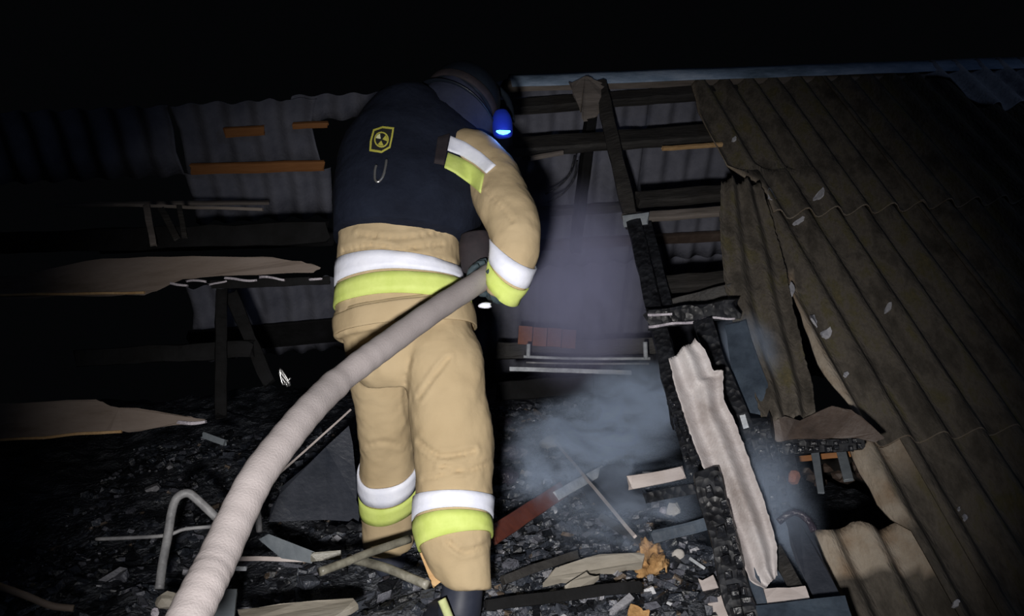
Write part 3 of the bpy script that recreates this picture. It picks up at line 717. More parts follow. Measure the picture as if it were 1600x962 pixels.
# ---- dark mossy strip slipped down from the main roof
V, Fc = free_sheet([(1128, 278, 4.02), (1126, 330, 3.90), (1128, 385, 3.74), (1132, 430, 3.62), (1142, 485, 3.46), (1157, 545, 3.28), (1176, 595, 3.14), (1196, 662, 2.96)],
                   [(1186, 284, 4.0), (1207, 352, 3.86), (1222, 402, 3.70), (1236, 470, 3.48), (1246, 512, 3.36), (1257, 562, 3.22), (1268, 605, 3.10), (1273, 646, 2.99)],
                   2.5, .020, .0075, 40, 60, 2.2, .003, 4)
n = len(V); sl = mk('slipped_sheet', V, Fc, M['asbestos'], smooth=True, label='mossy corrugated strip slipped down and hanging beside the gap', cat='roof sheet')
# ---- brown scorched flap below it
V, Fc = free_sheet([(1196, 660, 2.97), (1202, 678, 2.96), (1210, 688, 2.95)], [(1290, 636, 2.93), (1348, 652, 2.86), (1382, 682, 2.80)], 1.3, .012, .008, 24, 8, .5, .003, 8)
q = [P(1196, 662, 2.97), P(1226, 650, 2.96), (P(1250, 657, 2.96)), P(1275, 644, 2.95), P(1300, 634, 2.92), P(1330, 640, 2.88), P(1352, 656, 2.85), P(1382, 684, 2.80), P(1368, 691, 2.81), P(1340, 684, 2.84), P(1300, 684, 2.88), P(1250, 690, 2.92), P(1212, 690, 2.95)]
V, Fc = slab_g(q, view_n(P(1280, 670, 2.9)), .012, .002, 3, 6)
mk('scorched_flap', V, Fc, M['scorched'], label='brown scorched leaf-shaped flap under the hanging mossy strip', cat='roof sheet')
# ---- timbers under the torn edge
cb = T('charred_purlin', (1192, 702, 2.95), (1345, 692, 2.88), 22, .06, M['char'], 'wet charred purlin running under the brown scorched flap', 'beam', seg=14, rough=.25)
p0, p1 = P(1192, 702, 2.91), P(1340, 694, 2.84); V, Fc = char_blocks(p0, p1, .04, view_n(p0), 9, 2, .03, .012); mk('char_crust', V, Fc, M['charwet'], cb, kind='stuff')
cp = T('charred_post', (1186, 655, 2.98), (1222, 800, 2.80), 32, .07, M['char'], 'charred post right of the pale broken sheet', 'post', seg=12, rough=.25)
p0, p1 = P(1188, 655, 2.94), P(1222, 800, 2.75); V, Fc = char_blocks(p0, p1, .06, view_n(p0), 10, 2, .04, .012); mk('char_crust', V, Fc, M['charwet'], cp, kind='stuff')
T('charred_post', (1226, 700, 2.98), (1250, 815, 2.78), 22, .05, M['char'], 'second charred post standing left of the dark hole', 'post', seg=8, rough=.25)
T('wood_chip', (1160, 648, 2.95), (1166, 668, 2.93), 9, .01, M['whitepaint'], 'small white chip at the right edge of the pale broken sheet', 'chip')
T('grey_lath', (1273, 704, 3.2), (1283, 770, 3.0), 13, .012, M['duct'], 'longer grey lath hanging in the dark hole', 'slat', rough=.05, taper=.75, jag=.1)
T('grey_lath', (1314, 703, 3.2), (1326, 750, 3.05), 15, .012, M['duct'], 'shorter grey lath hanging in the dark hole', 'slat', rough=.05, jag=.1)
T('orange_lath', (1232, 718, 3.35), (1352, 706, 3.3), 9, .02, M['orange'], 'rusty orange lath behind the two grey laths', 'lath', rough=.3)
V, Fc = join([lump_g(P(1255 + 13 * i + rnd.uniform(-4, 4), 732 + 9 * (i % 3) + rnd.uniform(-4, 4), 3.35), .028, 30 + i, .5, (1.2, 1, .8), 1) for i in range(8)])
mk('rubble_clump', V, Fc, M['scorched'], label='brown rubble clump behind the grey laths', cat='debris', kind='stuff')
V, Fc = lump_g(P(1240, 745, 2.85), .022, 41, .4, (1, .8, 1.2)); mk('rusty_lump', V, Fc, M['brick'], label='small rusty lump on the charred post beside the hole', cat='debris lump')
bb = T('charred_beam', (1104, 742, 2.62), (1166, 975, 2.36), 44, .09, M['char'], 'thick charred beam with scaly char left of the pale broken sheet', 'beam', seg=16)
p0, p1 = P(1112, 745, 2.56), P(1168, 975, 2.30); V, Fc = char_blocks(p0, p1, .062, view_n(p0), 6, 2, .036, .022); mk('char_crust', V, Fc, M['charwet'], bb, kind='stuff')
T('beam_side_board', (1146, 795, 2.60), (1202, 985, 2.36), 18, .04, M['navy'], 'bluish smooth board along the right side of the thick charred beam', 'board', rough=.04)
T('beige_board', (1104, 905, 'h'), (1136, 985, 'h'), 26, .02, M['beige'], 'bare beige board end left of the thick charred beam', 'board', lift=.05, rough=.06)
V, Fc = slab_g([P(1190, 920, 2.46), P(1258, 915, 2.44), P(1266, 945, 2.40), P(1196, 948, 2.41)], view_n(P(1228, 932, 2.4)), .05, .003, 3, 12)
mk('pale_block', V, Fc, M['beige'], label='pale pinkish block under the lower end of the pale broken sheet', cat='block')
V, Fc = slab_g([P(1180, 946, 2.36), P(1320, 930, 2.34), P(1345, 1000, 2.24), P(1200, 1005, 2.24)], view_n(P(1250, 965, 2.3)), .03, .003, 3, 13)
mk('eave_board', V, Fc, M['navy'], label='bluish eave board at the lower end of the torn roof edge', cat='board')
V, Fc = slab_g([P(1222, 800, 2.72), P(1262, 818, 2.70), P(1300, 905, 2.55), P(1330, 965, 2.44), P(1285, 965, 2.46), P(1245, 880, 2.60)], view_n(P(1270, 880, 2.6)), .02, .003, 3, 14)
mk('side_panel', V, Fc, M['tin'], label='dark panel beside the torn left edge of the lowest roof sheet', cat='panel')
V, Fc = tube_g(smooth_path([P(1216, 815, 2.68), P(1240, 800, 2.68), P(1262, 812, 2.66), P(1272, 830, 2.64)], 5), [.012] * 16, 8)
mk('burnt_cable', V, Fc, M['plastic'], smooth=True, label='burnt cable bulging over the top of the dark side panel', cat='cable')
T('sooty_beam', (1212, 860, 2.62), (1262, 950, 2.44), 22, .05, M['soot'], 'sooty timber between the pale broken sheet and the dark side panel', 'beam')

# ---- planks and timbers on the dark left side
V, Fc = slab_g([P(-60, 442, 3.40), P(60, 424, 3.42), P(160, 404, 3.44), P(300, 400, 3.46), P(410, 401, 3.48), P(470, 408, 3.48), P(500, 418, 3.48), P(488, 426, 3.48), P(370, 430, 3.46), P(320, 433, 3.45),
                P(285, 436, 3.45), P(250, 452, 3.44), P(225, 461, 3.43), P(120, 462, 3.42), P(0, 466, 3.40), P(-60, 468, 3.40)], view_n(P(200, 430, 3.4)), .035, .004, 4, 21)
pk = mk('burnt_plank', V, Fc, M['plank'], label='long pale plank with a burnt-away lower edge, upper of two on the dark side', cat='plank')
V, Fc = beam_g(P(0, 461, 3.375), P(226, 457, 3.41), .010, .012, view_n(P(100, 459, 3.4)), 14, .5, .4, 31); mk('splintered_edge', V, Fc, M['freshwood'], pk, label='orange splintered lower edge')
for i, (a, b) in enumerate([((268, 441), (292, 446)), ((292, 441), (322, 442)), ((326, 443), (352, 438)), ((352, 435), (400, 437)), ((405, 434), (444, 435)), ((484, 437), (503, 435))]):
    V, Fc = beam_g(P(a[0], a[1], 3.43), P(b[0], b[1], 3.44), .009, .016, view_n(P(a[0], a[1], 3.4)), 10, 1.6, 1.2, 40 + i); mk('ash_edge', V, Fc, M['ash'], pk, label='ash-white charred edge')
T('charred_board', (330, 445, 3.5), (515, 438, 3.52), 13, .04, M['black'], 'black board glinting under the tip of the upper pale plank', 'board', seg=12)
V, Fc = slab_g([P(-60, 632, 2.95), P(60, 628, 2.97), P(150, 624, 2.99), P(172, 634, 2.99), P(230, 640, 3.0), P(290, 650, 3.02), P(320, 655, 3.02), P(318, 661, 3.02), P(270, 664, 3.01), P(200, 675, 3.0), P(165, 673, 2.99), P(80, 681, 2.97), P(-60, 692, 2.95)],
               view_n(P(150, 655, 3.0)), .04, .004, 4, 22)
pk2 = mk('burnt_plank', V, Fc, M['plank'], label='pale plank tapering to a point, lower of two on the dark side', cat='plank')
V, Fc = beam_g(P(0, 687, 2.93), P(190, 674, 2.97), .010, .014, view_n(P(100, 680, 2.9)), 14, .5, .4, 33); mk('splintered_edge', V, Fc, M['freshwood'], pk2, label='orange splintered lower edge')
V, Fc = beam_g(P(278, 660, 2.99), P(320, 657, 3.0), .012, .02, view_n(P(300, 655, 3)), 6, .9, .8, 34); mk('ash_edge', V, Fc, M['ash'], pk2, label='ash-white tip')
T('hanging_stick', (228, 322, 3.75), (240, 383, 3.6), 10, .02, M['weather'], 'short stick hanging down with a bright broken tip, above the upper pale plank', 'stick', rough=.2)
T('hanging_stick', (252, 326, 3.78), (276, 372, 3.7), 10, .02, M['soot'], 'dim slanting stick right of the bright-tipped hanging stick', 'stick', rough=.2)
T('hanging_stick', (280, 322, 3.78), (288, 370, 3.72), 8, .02, M['soot'], 'dim upright stick, third in the row of hanging sticks', 'stick', rough=.2)
T('thin_board', (180, 320, 3.8), (410, 327, 3.8), 5, .02, M['weather'], 'thin light-edged board along the bottom of the dim roof sheets', 'board', rough=.2, seg=12)
T('sooty_post', (346, 455, 3.7), (345, 650, 3.5), 18, .08, M['black'], 'black upright post below the upper pale plank', 'post')
T('sooty_brace', (362, 462, 3.8), (420, 600, 3.7), 20, .06, M['black'], 'black slanting brace right of the upright post', 'brace')
T('sooty_beam', (120, 560, 3.6), (395, 545, 3.7), 26, .07, M['black'], 'black horizontal beam crossing the upright post', 'beam', seg=12)
T('sooty_beam', (0, 380, 3.7), (510, 362, 3.9), 34, .08, M['black'], 'black beam just above the upper pale plank', 'beam', seg=14)
rear_timber('plank', (300, 535), (530, 515), 45, .03, M['black'], off=.05, seg=10)
V, Fc = join([tube_g(smooth_path([P(445 + 9 * math.cos(a * 1.9 + k), 590 + 14 * math.sin(a * 2.3 + k * 1.4), 3.1 + .02 * k) for a in range(6)], 4), .004, 6) for k in range(3)])
mk('foil_scrap', V, Fc, M['steel'], smooth=True, label='shiny crumpled wire scrap behind the hose', cat='scrap')
T('dim_strip', (318, 680, 3.3), (352, 692, 3.28), 10, .02, M['duct'], 'dim grey strip right of the lower pale plank', 'strip')
# ---- bent pipes lower left
bp = rod('bent_pipe', [(249, 920, 2.42), (254, 880, 2.46), (262, 838, 2.5), (268, 800, 2.53), (276, 778, 2.55), (292, 770, 2.56), (308, 780, 2.57), (345, 815, 2.58)], .0135, M['pipe'], n=10, sub=5,
         label='grey pipe bent over into a hook, left of the hose', cat='pipe')
rod('thin_rod', [(150, 842, 2.52), (200, 840, 2.52), (260, 836, 2.52), (290, 826, 2.54), (345, 822, 2.6)], .006, M['pipe'], label='thin rod crossing the hooked grey pipe', cat='rod')
rod('bent_pipe', [(392, 775, 2.75), (402, 800, 2.75), (405, 830, 2.75)], .011, M['pipe'], label='short grey pipe stub just right of the hose', cat='pipe')
V, Fc = slab_g([P(404, 842, 2.72), P(420, 834, 2.72), P(492, 862, 2.66), P(487, 880, 2.66), P(440, 872, 2.7)], view_n(P(450, 858, 2.7)), .03, .002, 2, 51)
mk('sheet_metal_duct', V, Fc, M['duct'], label='dull blue-grey sheet metal piece between the hose and the boots', cat='sheet metal')
T('grey_strip', (490, 870, 2.64), (530, 866, 2.66), 14, .02, M['pipeolive'], 'broken grey end continuing from the sheet metal piece', 'strip', jag=.7)
rod('steel_pipe', [(500, 893, 2.33), (540, 878, 2.40), (575, 864, 2.46), (640, 842, 2.58)], 0.0125, M['pipeolive'], n=12, label='straight steel pipe pointing down to the hose, in front of the boots', cat='pipe')
rod('steel_pipe', [(545, 872, 2.52), (600, 886, 2.44), (640, 902, 2.40), (668, 914, 2.36)], 0.0135, M['pipeolive'], n=12, label='steel pipe sloping down to the right boot', cat='pipe')
T('orange_stake', (664, 862, 2.46), (684, 912, 2.42), 17, .02, M['freshwood'], 'short tan stake between the two boots', 'stake', rough=.05)
T('pale_lath', (362, 872, 2.75), (480, 874, 2.7), 7, .012, M['beige'], 'thin pinkish lath below the sheet metal piece', 'lath', rough=.2)
T('white_chip', (363, 888, 2.62), (385, 888, 2.62), 7, .012, M['whitepaint'], 'small white chip right of the hose', 'chip')
V, Fc = slab_g([P(372, 956, 2.32), P(470, 944, 2.34), P(552, 938, 2.36), P(560, 948, 2.34), P(520, 968, 2.26), P(380, 975, 2.26)], Vector((0, -.6, 1)), .02, .003, 3, 52)
mk('grey_board', V, Fc, M['straw'], label='grey board lying at the lower edge right of the hose', cat='board')
T('grey_stump', (352, 928, 2.3), (345, 985, 2.2), 36, .05, M['duct'], 'grey block end just right of the hose bottom', 'block', rough=.06)
V, Fc = lump_g(P(262, 938, 2.3), .025, 61, .3, (1.3, 1, .9)); mk('ash_clod', V, Fc, M['straw'], label='dim pale clod left of the hose bottom', cat='clod')
V, Fc = lump_g(P(242, 957, 2.25), .012, 62, .3); mk('ash_clod', V, Fc, M['ash'], label='small bright clod at the lower edge left of the hose', cat='clod')
rod('curved_stick', [(-10, 912, 2.2), (40, 930, 2.22), (80, 946, 2.24), (115, 950, 2.25)], .010, M['plank'], label='dim curved stick in the lower left corner', cat='stick')
V, Fc = beam_g(P(430, 745, 3.0), P(548, 640, 3.25), .008, .008, view_n(P(490, 690, 3.1)), 8, .3, .3, 66); mk('thin_stick', V, Fc, M['beige'], label='thin light stick slanting behind the left leg', cat='stick')
V, Fc = slab_g([P(440, 760, 3.2), P(545, 665, 3.4), P(560, 760, 3.3), P(560, 815, 3.2), P(420, 815, 3.1)], view_n(P(500, 760, 3.2)), .02, .01, 3, 67)
mk('tilted_panel', V, Fc, M['tin'], label='dark bluish panel leaning behind the left leg and the hose', cat='panel')
V, Fc = join([lump_g(P(505 + 14 * i + rnd.uniform(-5, 5), 822 + 3 * i % 7 + rnd.uniform(-3, 3), 3.05), .022, 80 + i, .5, (1.2, 1, .7), 1) for i in range(5)])
mk('char_clump', V, Fc, M['char'], label='glinting char clump at the foot of the dark bluish panel', cat='debris', kind='stuff')

# ------------------------------------------------------------------ the firefighter
def chain(rows, sub=6): return smooth_path(rows, sub)      # rows: px, py, d, half width px, depth ratio, arch px, skew px
def frame_at(path, i):
    c = P(path[i][0], path[i][1], path[i][2])
    a, b = path[max(i - 1, 0)], path[min(i + 1, len(path) - 1)]
    t = (P(b[0], b[1], b[2]) - P(a[0], a[1], a[2])).normalized()
    vn = view_n(c); near = (vn - t * vn.dot(t)).normalized(); side = near.cross(t)
    if side.dot(ROT @ Vector((1, 0, 0))) < 0: side = -side
    return c, t, near, side
def loft_g(rows, sub=6, n=28, ex=2.3, cap=True, grow=0.0):
    path = chain(rows, sub); V, Fc = [], []
    for i, r in enumerate(path):
        c, t, near, side = frame_at(path, i)
        hw = r[3] * r[2] / F + grow; th = r[3] * r[2] / F * r[4] + grow
        for k in range(n):
            a = 2 * math.pi * k / n; ca, sa = math.cos(a), math.sin(a)
            x = math.copysign(abs(ca) ** (2 / ex), ca); y = math.copysign(abs(sa) ** (2 / ex), sa)
            V.append(c + side * (x * hw) + near * (y * th) - t * ((r[5] * y + r[6] * x) * r[2] / F))
    for i in range(len(path) - 1):
        for k in range(n):
            a, b = i * n + k, i * n + (k + 1) % n; Fc.append((a, b, b + n, a + n))
    if cap:
        Fc.append(tuple(range(n))[::-1]); Fc.append(tuple((len(path) - 1) * n + k for k in range(n)))
    return V, Fc

torso = [(672, 178, 2.86, 44, .8, 0, 0), (662, 196, 2.84, 78, .62, 0, 0), (655, 222, 2.81, 98, .60, 0, 0), (646, 262, 2.78, 106, .62, 0, 0), (636, 310, 2.74, 104, .64, 4, 0),
         (626, 360, 2.71, 95, .68, 8, 0), (624, 400, 2.69, 95, .70, 10, 0), (625, 440, 2.68, 98, .70, 12, 2), (630, 480, 2.67, 104, .70, 10, 6), (632, 512, 2.67, 108, .68, 6, 10)]
pelvis = [(634, 470, 2.68, 92, .72, 0, 0), (638, 520, 2.68, 99, .72, 0, 0), (643, 560, 2.68, 99, .70, 0, 0), (646, 590, 2.69, 80, .7, 0, 0)]
legR = [(676, 520, 2.66, 58, .95, 0, 0), (690, 560, 2.62, 62, .95, 0, 0), (697, 605, 2.59, 62, .92, 0, 0), (703, 655, 2.57, 63, .92, 0, 0), (709, 705, 2.55, 63, .9, 0, 0), (710, 745, 2.53, 61, .9, 0, 0), (709, 790, 2.51, 59.5, .92, 0, 0),
        (710, 835, 2.48, 59, .92, 0, 0), (716, 868, 2.46, 52, .9, 0, 0), (727, 898, 2.44, 40, .9, 0, -8), (736, 920, 2.43, 29, .9, 0, -14)]
legL = [(592, 530, 2.70, 50, .95, 0, 0), (592, 575, 2.73, 46, .95, 0, 0), (598, 625, 2.77, 44, .95, 0, 0), (603, 680, 2.82, 43, .95, 0, 0), (606, 735, 2.87, 43.5, .95, 0, 0), (607, 790, 2.91, 41.5, .95, 0, 0), (607, 822, 2.93, 40, .95, -4, 0), (607, 845, 2.95, 40, .95, -6, 4)]
armR = [(706, 246, 2.80, 46, .95, 0, 0), (735, 252, 2.76, 50, .95, 0, 0), (768, 280, 2.70, 46, .95, 0, 0), (788, 316, 2.62, 43, .95, 0, 0), (804, 352, 2.55, 41, .95, 0, 0), (806, 384, 2.51, 38.5, .95, 0, 0), (799, 412, 2.50, 34, .95, 0, 0),
        (791, 438, 2.50, 31, .95, 0, 0), (783, 462, 2.51, 26, .95, 0, 0)]
armL = [(598, 240, 2.84, 42, .95, 0, 0), (580, 270, 2.90, 42, .95, 0, 0), (585, 330, 3.0, 38, .95, 0, 0), (620, 375, 3.06, 36, .95, 0, 0), (680, 392, 3.06, 32, .95, 0, 0), (730, 398, 3.02, 27, .95, 0, 0), (748, 400, 3.0, 24, .95, 0, 0)]
head = [(668, 215, 2.84, 38, .95, 0, 0), (690, 190, 2.87, 36, .95, 0, 0), (712, 170, 2.92, 48, 1.05, 0, 0), (728, 150, 2.95, 50, 1.1, 0, 0), (742, 132, 2.97, 40, 1.1, 0, 0), (750, 122, 2.98, 18, 1.1, 0, 0)]
parts = [loft_g(r) for r in (torso, pelvis, legR, legL, armR, armL, head)]
V, Fc = join(parts)
person = mk('person', V, Fc, M['suit'], smooth=True,
            label='firefighter in tan suit, navy vest and dark helmet holding the hose', cat='person')
rm = person.modifiers.new('skin', 'REMESH'); rm.mode = 'VOXEL'; rm.voxel_size = 0.0085; rm.use_smooth_shade = True
s_ = person.modifiers.new('soft', 'SMOOTH'); s_.factor = 0.5; s_.iterations = 4
# cloth folds
for nm, size, strg in (('folds', 0.16, 0.020), ('creases', 0.055, 0.008)):
    tx = bpy.data.textures.new(nm, 'CLOUDS'); tx.noise_scale = size; tx.noise_depth = 2
    d_ = person.modifiers.new(nm, 'DISPLACE'); d_.texture = tx; d_.strength = strg; d_.mid_level = 0.5; d_.texture_coords = 'LOCAL'
bpy.context.view_layer.update()
dg = bpy.context.evaluated_depsgraph_get()
me = bpy.data.meshes.new_from_object(person.evaluated_get(dg))
person.modifiers.clear(); person.data = me
me.name = 'person'
pw = WLOC[person]
# pressed-in folds across seat, knee backs and jacket: real creases in the cloth surface
def crease(pts, depth_, width):
    q = [P(x, y, 2.6) - ORG for x, y in pts]; q = smooth_path(q, 6)
    dirs = [v.normalized() for v in q]
    for v in me.vertices:
        r = (pw + v.co - ORG); dist = r.length; r.normalize()
        if dist > 2.95: continue
        best = min((r - d).length for d in dirs) * dist
        if best < width * 2.5:
            f = math.exp(-(best / width) ** 2) - 0.55 * math.exp(-((best - width * 1.5) / width) ** 2)
            v.co = v.co + r * (depth_ * f)
fold_lines = [([(538, 392), (590, 384), (650, 402), (705, 412)], .010, .010), ([(560, 366), (620, 372), (690, 362)], .008, .009), ([(600, 400), (640, 388), (690, 382)], .008, .009),
              ([(655, 690), (690, 712), (740, 705)], .010, .010), ([(690, 728), (730, 735), (765, 722)], .009, .009), ([(640, 560), (632, 620), (640, 660)], .006, .008),
              ([(655, 620), (680, 585), (700, 560)], .008, .009), ([(700, 845), (725, 862), (760, 850)], .009, .009), ([(662, 748), (690, 742), (720, 735)], .007, .008),
              ([(760, 300), (790, 330), (800, 345)], .006, .008), ([(555, 700), (600, 690), (640, 700)], .005, .01)]
for c_ in fold_lines: crease(*c_)
me.update()

def bvh_of(objs):
    V, Fc = [], []
    for o in objs:
        n = len(V); V += [WLOC[o] + v.co for v in o.data.vertices]; Fc += [tuple(i + n for i in p_.vertices) for p_ in o.data.polygons]
    return BVHTree.FromPolygons(V, Fc)
BODY = bvh_of([person])

def band(name, rows, y0, y1, arch, skew, m, lift=.008, thick=.003, n=56, nrow=4, half=False):
    """tape sewn round a limb: found by casting outward from the limb's axis to the cloth"""
    path = chain(rows, 10); outer = []
    for j in range(nrow):
        y = y0 + (y1 - y0) * j / (nrow - 1)
        i = min(range(len(path)), key=lambda k: abs(path[k][1] - y))
        c, t, near, side = frame_at(path, i); r = path[i]
        c = c + t * ((y - r[1]) * r[2] / F)
        for k in range(n):
            a = 2 * math.pi * k / n; x, z = math.cos(a), math.sin(a)
            o_ = c - t * ((arch * z + skew * x) * r[2] / F)
            d_ = (side * x + near * z).normalized()
            hit, nn, idx, dist = BODY.ray_cast(o_, d_, .3)
            if hit is None: dist = r[3] * r[2] / F
            outer.append((o_, d_, min(dist, r[3] * r[2] / F * 1.12)))
    # even out single stray hits around the ring
    for rep in range(2):
        o2 = []
        for j in range(nrow):
            for k in range(n):
                ds = [outer[j * n + (k + q) % n][2] for q in (-1, 0, 1)]
                o2.append((outer[j * n + k][0], outer[j * n + k][1], max(outer[j * n + k][2], sum(ds) / 3)))
        outer = o2
    V = [o_ + d_ * (di + lift) for o_, d_, di in outer] + [o_ + d_ * (di + lift - thick - .004) for o_, d_, di in outer]
    S0 = n * nrow; Fc = []
    for j in range(nrow - 1):
        for k in range(n):
            a, b = j * n + k, j * n + (k + 1) % n
            Fc.append((a, b, b + n, a + n)); Fc.append((a + S0, a + n + S0, b + n + S0, b + S0))
    for k in range(n):
        b = (k + 1) % n; Fc.append((k, k + S0, b + S0, b)); q = (nrow - 1) * n
        Fc.append((q + k, q + b, q + b + S0, q + k + S0))
    return mk(name, V, Fc, m, person, True)
WL, YL = 'silver-white reflective tape', 'yellow reflective tape'
def bands(rows, ys, arch, skew):
    o = band('reflective_band', rows, ys[0], ys[1], arch, skew, M['white']); o['label'] = WL
    o = band('reflective_band', rows, ys[2], ys[3], arch, skew, M['yellow'], lift=.0075); o['label'] = YL
bands(torso, (420, 448, 452, 480), 16, -9)
bands(legR, (779, 812, 816, 848), 12, 0)
bands(legL, (727, 757, 760, 787), -13, 9)
bands(armR, (397, 424, 427, 449), -16, -12)

# jacket skirt over the hips, open at the hem
rows_ = [(629, 476, 2.67, 101, .70, 12, -4), (631, 488, 2.67, 106, .735, 12, -3), (633, 504, 2.665, 109, .74, 9, 0), (634, 520, 2.66, 109, .745, 8, 2)]
V1, F1 = loft_g(rows_, 4, 40, 2.3, False, .004); V2, F2 = loft_g(rows_, 4, 40, 2.3, False, -.003); n1 = len(V1)
F2 = [tuple(reversed(q)) for q in F2]; e_ = n1 - 40
V, Fc = join([(V1, F1), (V2, F2)])
Fc += [(e_ + k, e_ + (k + 1) % 40, n1 + e_ + (k + 1) % 40, n1 + e_ + k) for k in range(40)] + [(k, n1 + k, n1 + (k + 1) % 40, (k + 1) % 40) for k in range(40)]
V = [v + (v - P(631, 490, 2.67)).normalized() * .006 * nz(v, 14, 7) for v in V]
mk('jacket_skirt', V, Fc, M['suit'], person, True)
# vest, neck curtain, helmet
vest_rows = [(674, 166, 2.86, 46, .9, 0, 0), (662, 190, 2.83, 86, .66, 0, 0), (654, 222, 2.80, 104, .66, 0, 0), (644, 265, 2.77, 116, .66, 2, 0), (640, 310, 2.73, 120, .68, 6, 0), (633, 345, 2.70, 112, .72, 11, 10), (625, 376, 2.685, 101, .76, 16, 18)]
V, Fc = loft_g(vest_rows, 6, 36, 2.5)
V = [v + (v - P(640, 290, 2.75)).normalized() * (.010 * nz(v, 9, 2) + .005 * nz(v, 22, 3)) for v in V]
vest = mk('vest', V, Fc, M['vest'], person, True)
V, Fc = loft_g([(742, 366, 2.64, 22, .8, 0, 0), (744, 385, 2.63, 27, .8, 0, 0), (742, 408, 2.62, 24, .8, 0, 0), (738, 426, 2.63, 17, .8, 0, 0)], 5, 20)
mk('hip_pouch', V, Fc, M['strap'], person, True, label='dark pouch hanging at the right hip')
V, Fc = loft_g([(722, 172, 2.91, 62, 1.0, 0, 0), (704, 188, 2.88, 62, .95, 0, 0), (690, 204, 2.85, 68, .8, 0, 0), (676, 222, 2.82, 76, .66, 0, 0)], 5, 32)
V = [v + (v - P(690, 195, 2.87)).normalized() * .008 * nz(v, 16, 4) for v in V]
mk('neck_curtain', V, Fc, M['hood'], person, True)
# helmet: dome over a flared rim, tilted with the head
hc = P(722, 160, 2.93)
hup = (ROT @ Vector((0.42, 0.80, -0.42))).normalized()
hside = hup.cross(ROT @ Vector((0, 0, 1))).normalized(); hfw = hup.cross(hside)
helm = empty('helmet', hc - WLOC[person]); helm.parent = person; WLOC[helm] = hc
def lathe_g(c, up, sx, sy, prof, n=40):
    V, Fc = [], []
    for (r, z) in prof:
        for k in range(n):
            a = 2 * math.pi * k / n; V.append(c + up * z + (sx * math.cos(a) + sy * math.sin(a) * 1.12) * r)
    for i in range(len(prof) - 1):
        for k in range(n):
            a, b = i * n + k, i * n + (k + 1) % n; Fc.append((a, b, b + n, a + n))
    Fc.append(tuple(range(n))[::-1]); Fc.append(tuple((len(prof) - 1) * n + k for k in range(n)))
    return V, Fc
V, Fc = lathe_g(hc, hup, hside, hfw, [(.128, -.055), (.134, -.02), (.134, .02), (.126, .055), (.106, .088), (.074, .112), (.038, .124), (.006, .127)])
mk('shell', V, Fc, M['helmet'], helm, True)
V, Fc = lathe_g(hc, hup, hside, hfw, [(.136, -.048), (.156, -.064), (.157, -.068), (.136, -.058), (.12, -.055)])
mk('rim', V, Fc, M['helmet'], helm, True)
V, Fc = lathe_g(hc, hup, hside, hfw, [(.137, -.022), (.140, -.018), (.140, .004), (.137, .008)])
mk('helmet_band', V, Fc, M['strap'], helm, True)
V, Fc = tube_g([hc - hfw * .15 + hup * -.02, hc - hfw * .08 + hup * .085, hc + hup * .131, hc + hfw * .08 + hup * .10, hc + hfw * .14], .010, 8); mk('crest', V, Fc, M['helmet'], helm, True)
# lamp clipped to the helmet, lit blue
def glow(name, c, st):
    m = bpy.data.materials.new(name); m.use_nodes = True; b = m.node_tree.nodes['Principled BSDF']
    b.inputs['Base Color'].default_value = c; b.inputs['Emission Color'].default_value = c; b.inputs['Emission Strength'].default_value = st
    return m
M['bluelens'] = glow('blue_lamp_lens', (0.01, 0.03, 0.35, 1), .10); M['bluelit'] = glow('lit_blue_diode', (0.10, 0.55, 1.0, 1), 4.0)
V, Fc = loft_g([(783, 176, 2.87, 10, 1, 0, 0), (784, 186, 2.86, 15, 1, 0, 0), (785, 198, 2.85, 16, 1, 0, 0), (786, 210, 2.84, 15, 1, 0, 0), (786, 214, 2.84, 11, 1, 0, 0)], 3, 16)
lm = mk('helmet_lamp', V, Fc, M['bluelens'], helm, True, label='blue lit lamp on the side of the helmet')
V, Fc = tube_g([P(776, 205, 2.795), P(780, 206, 2.79), P(786, 207, 2.788), P(792, 206.5, 2.79), P(797, 205, 2.795)], [.003, .0065, .008, .0065, .003], 10)
mk('lit_diode', V, Fc, M['bluelit'], lm, True, label='bright cyan light')
bl = bpy.data.lights.new('helmet_lamp_light', 'POINT'); bl.energy = .25; bl.color = (.1, .25, 1.0); bl.shadow_soft_size = .02
blo = bpy.data.objects.new('helmet_lamp_light', bl); COL.objects.link(blo); blo.location = P(786, 212, 2.72)
rod('visor', [(700, 128, 3.02), (745, 120, 3.08), (790, 150, 3.06), (800, 190, 3.0)], .012, M['helmet'], helm)

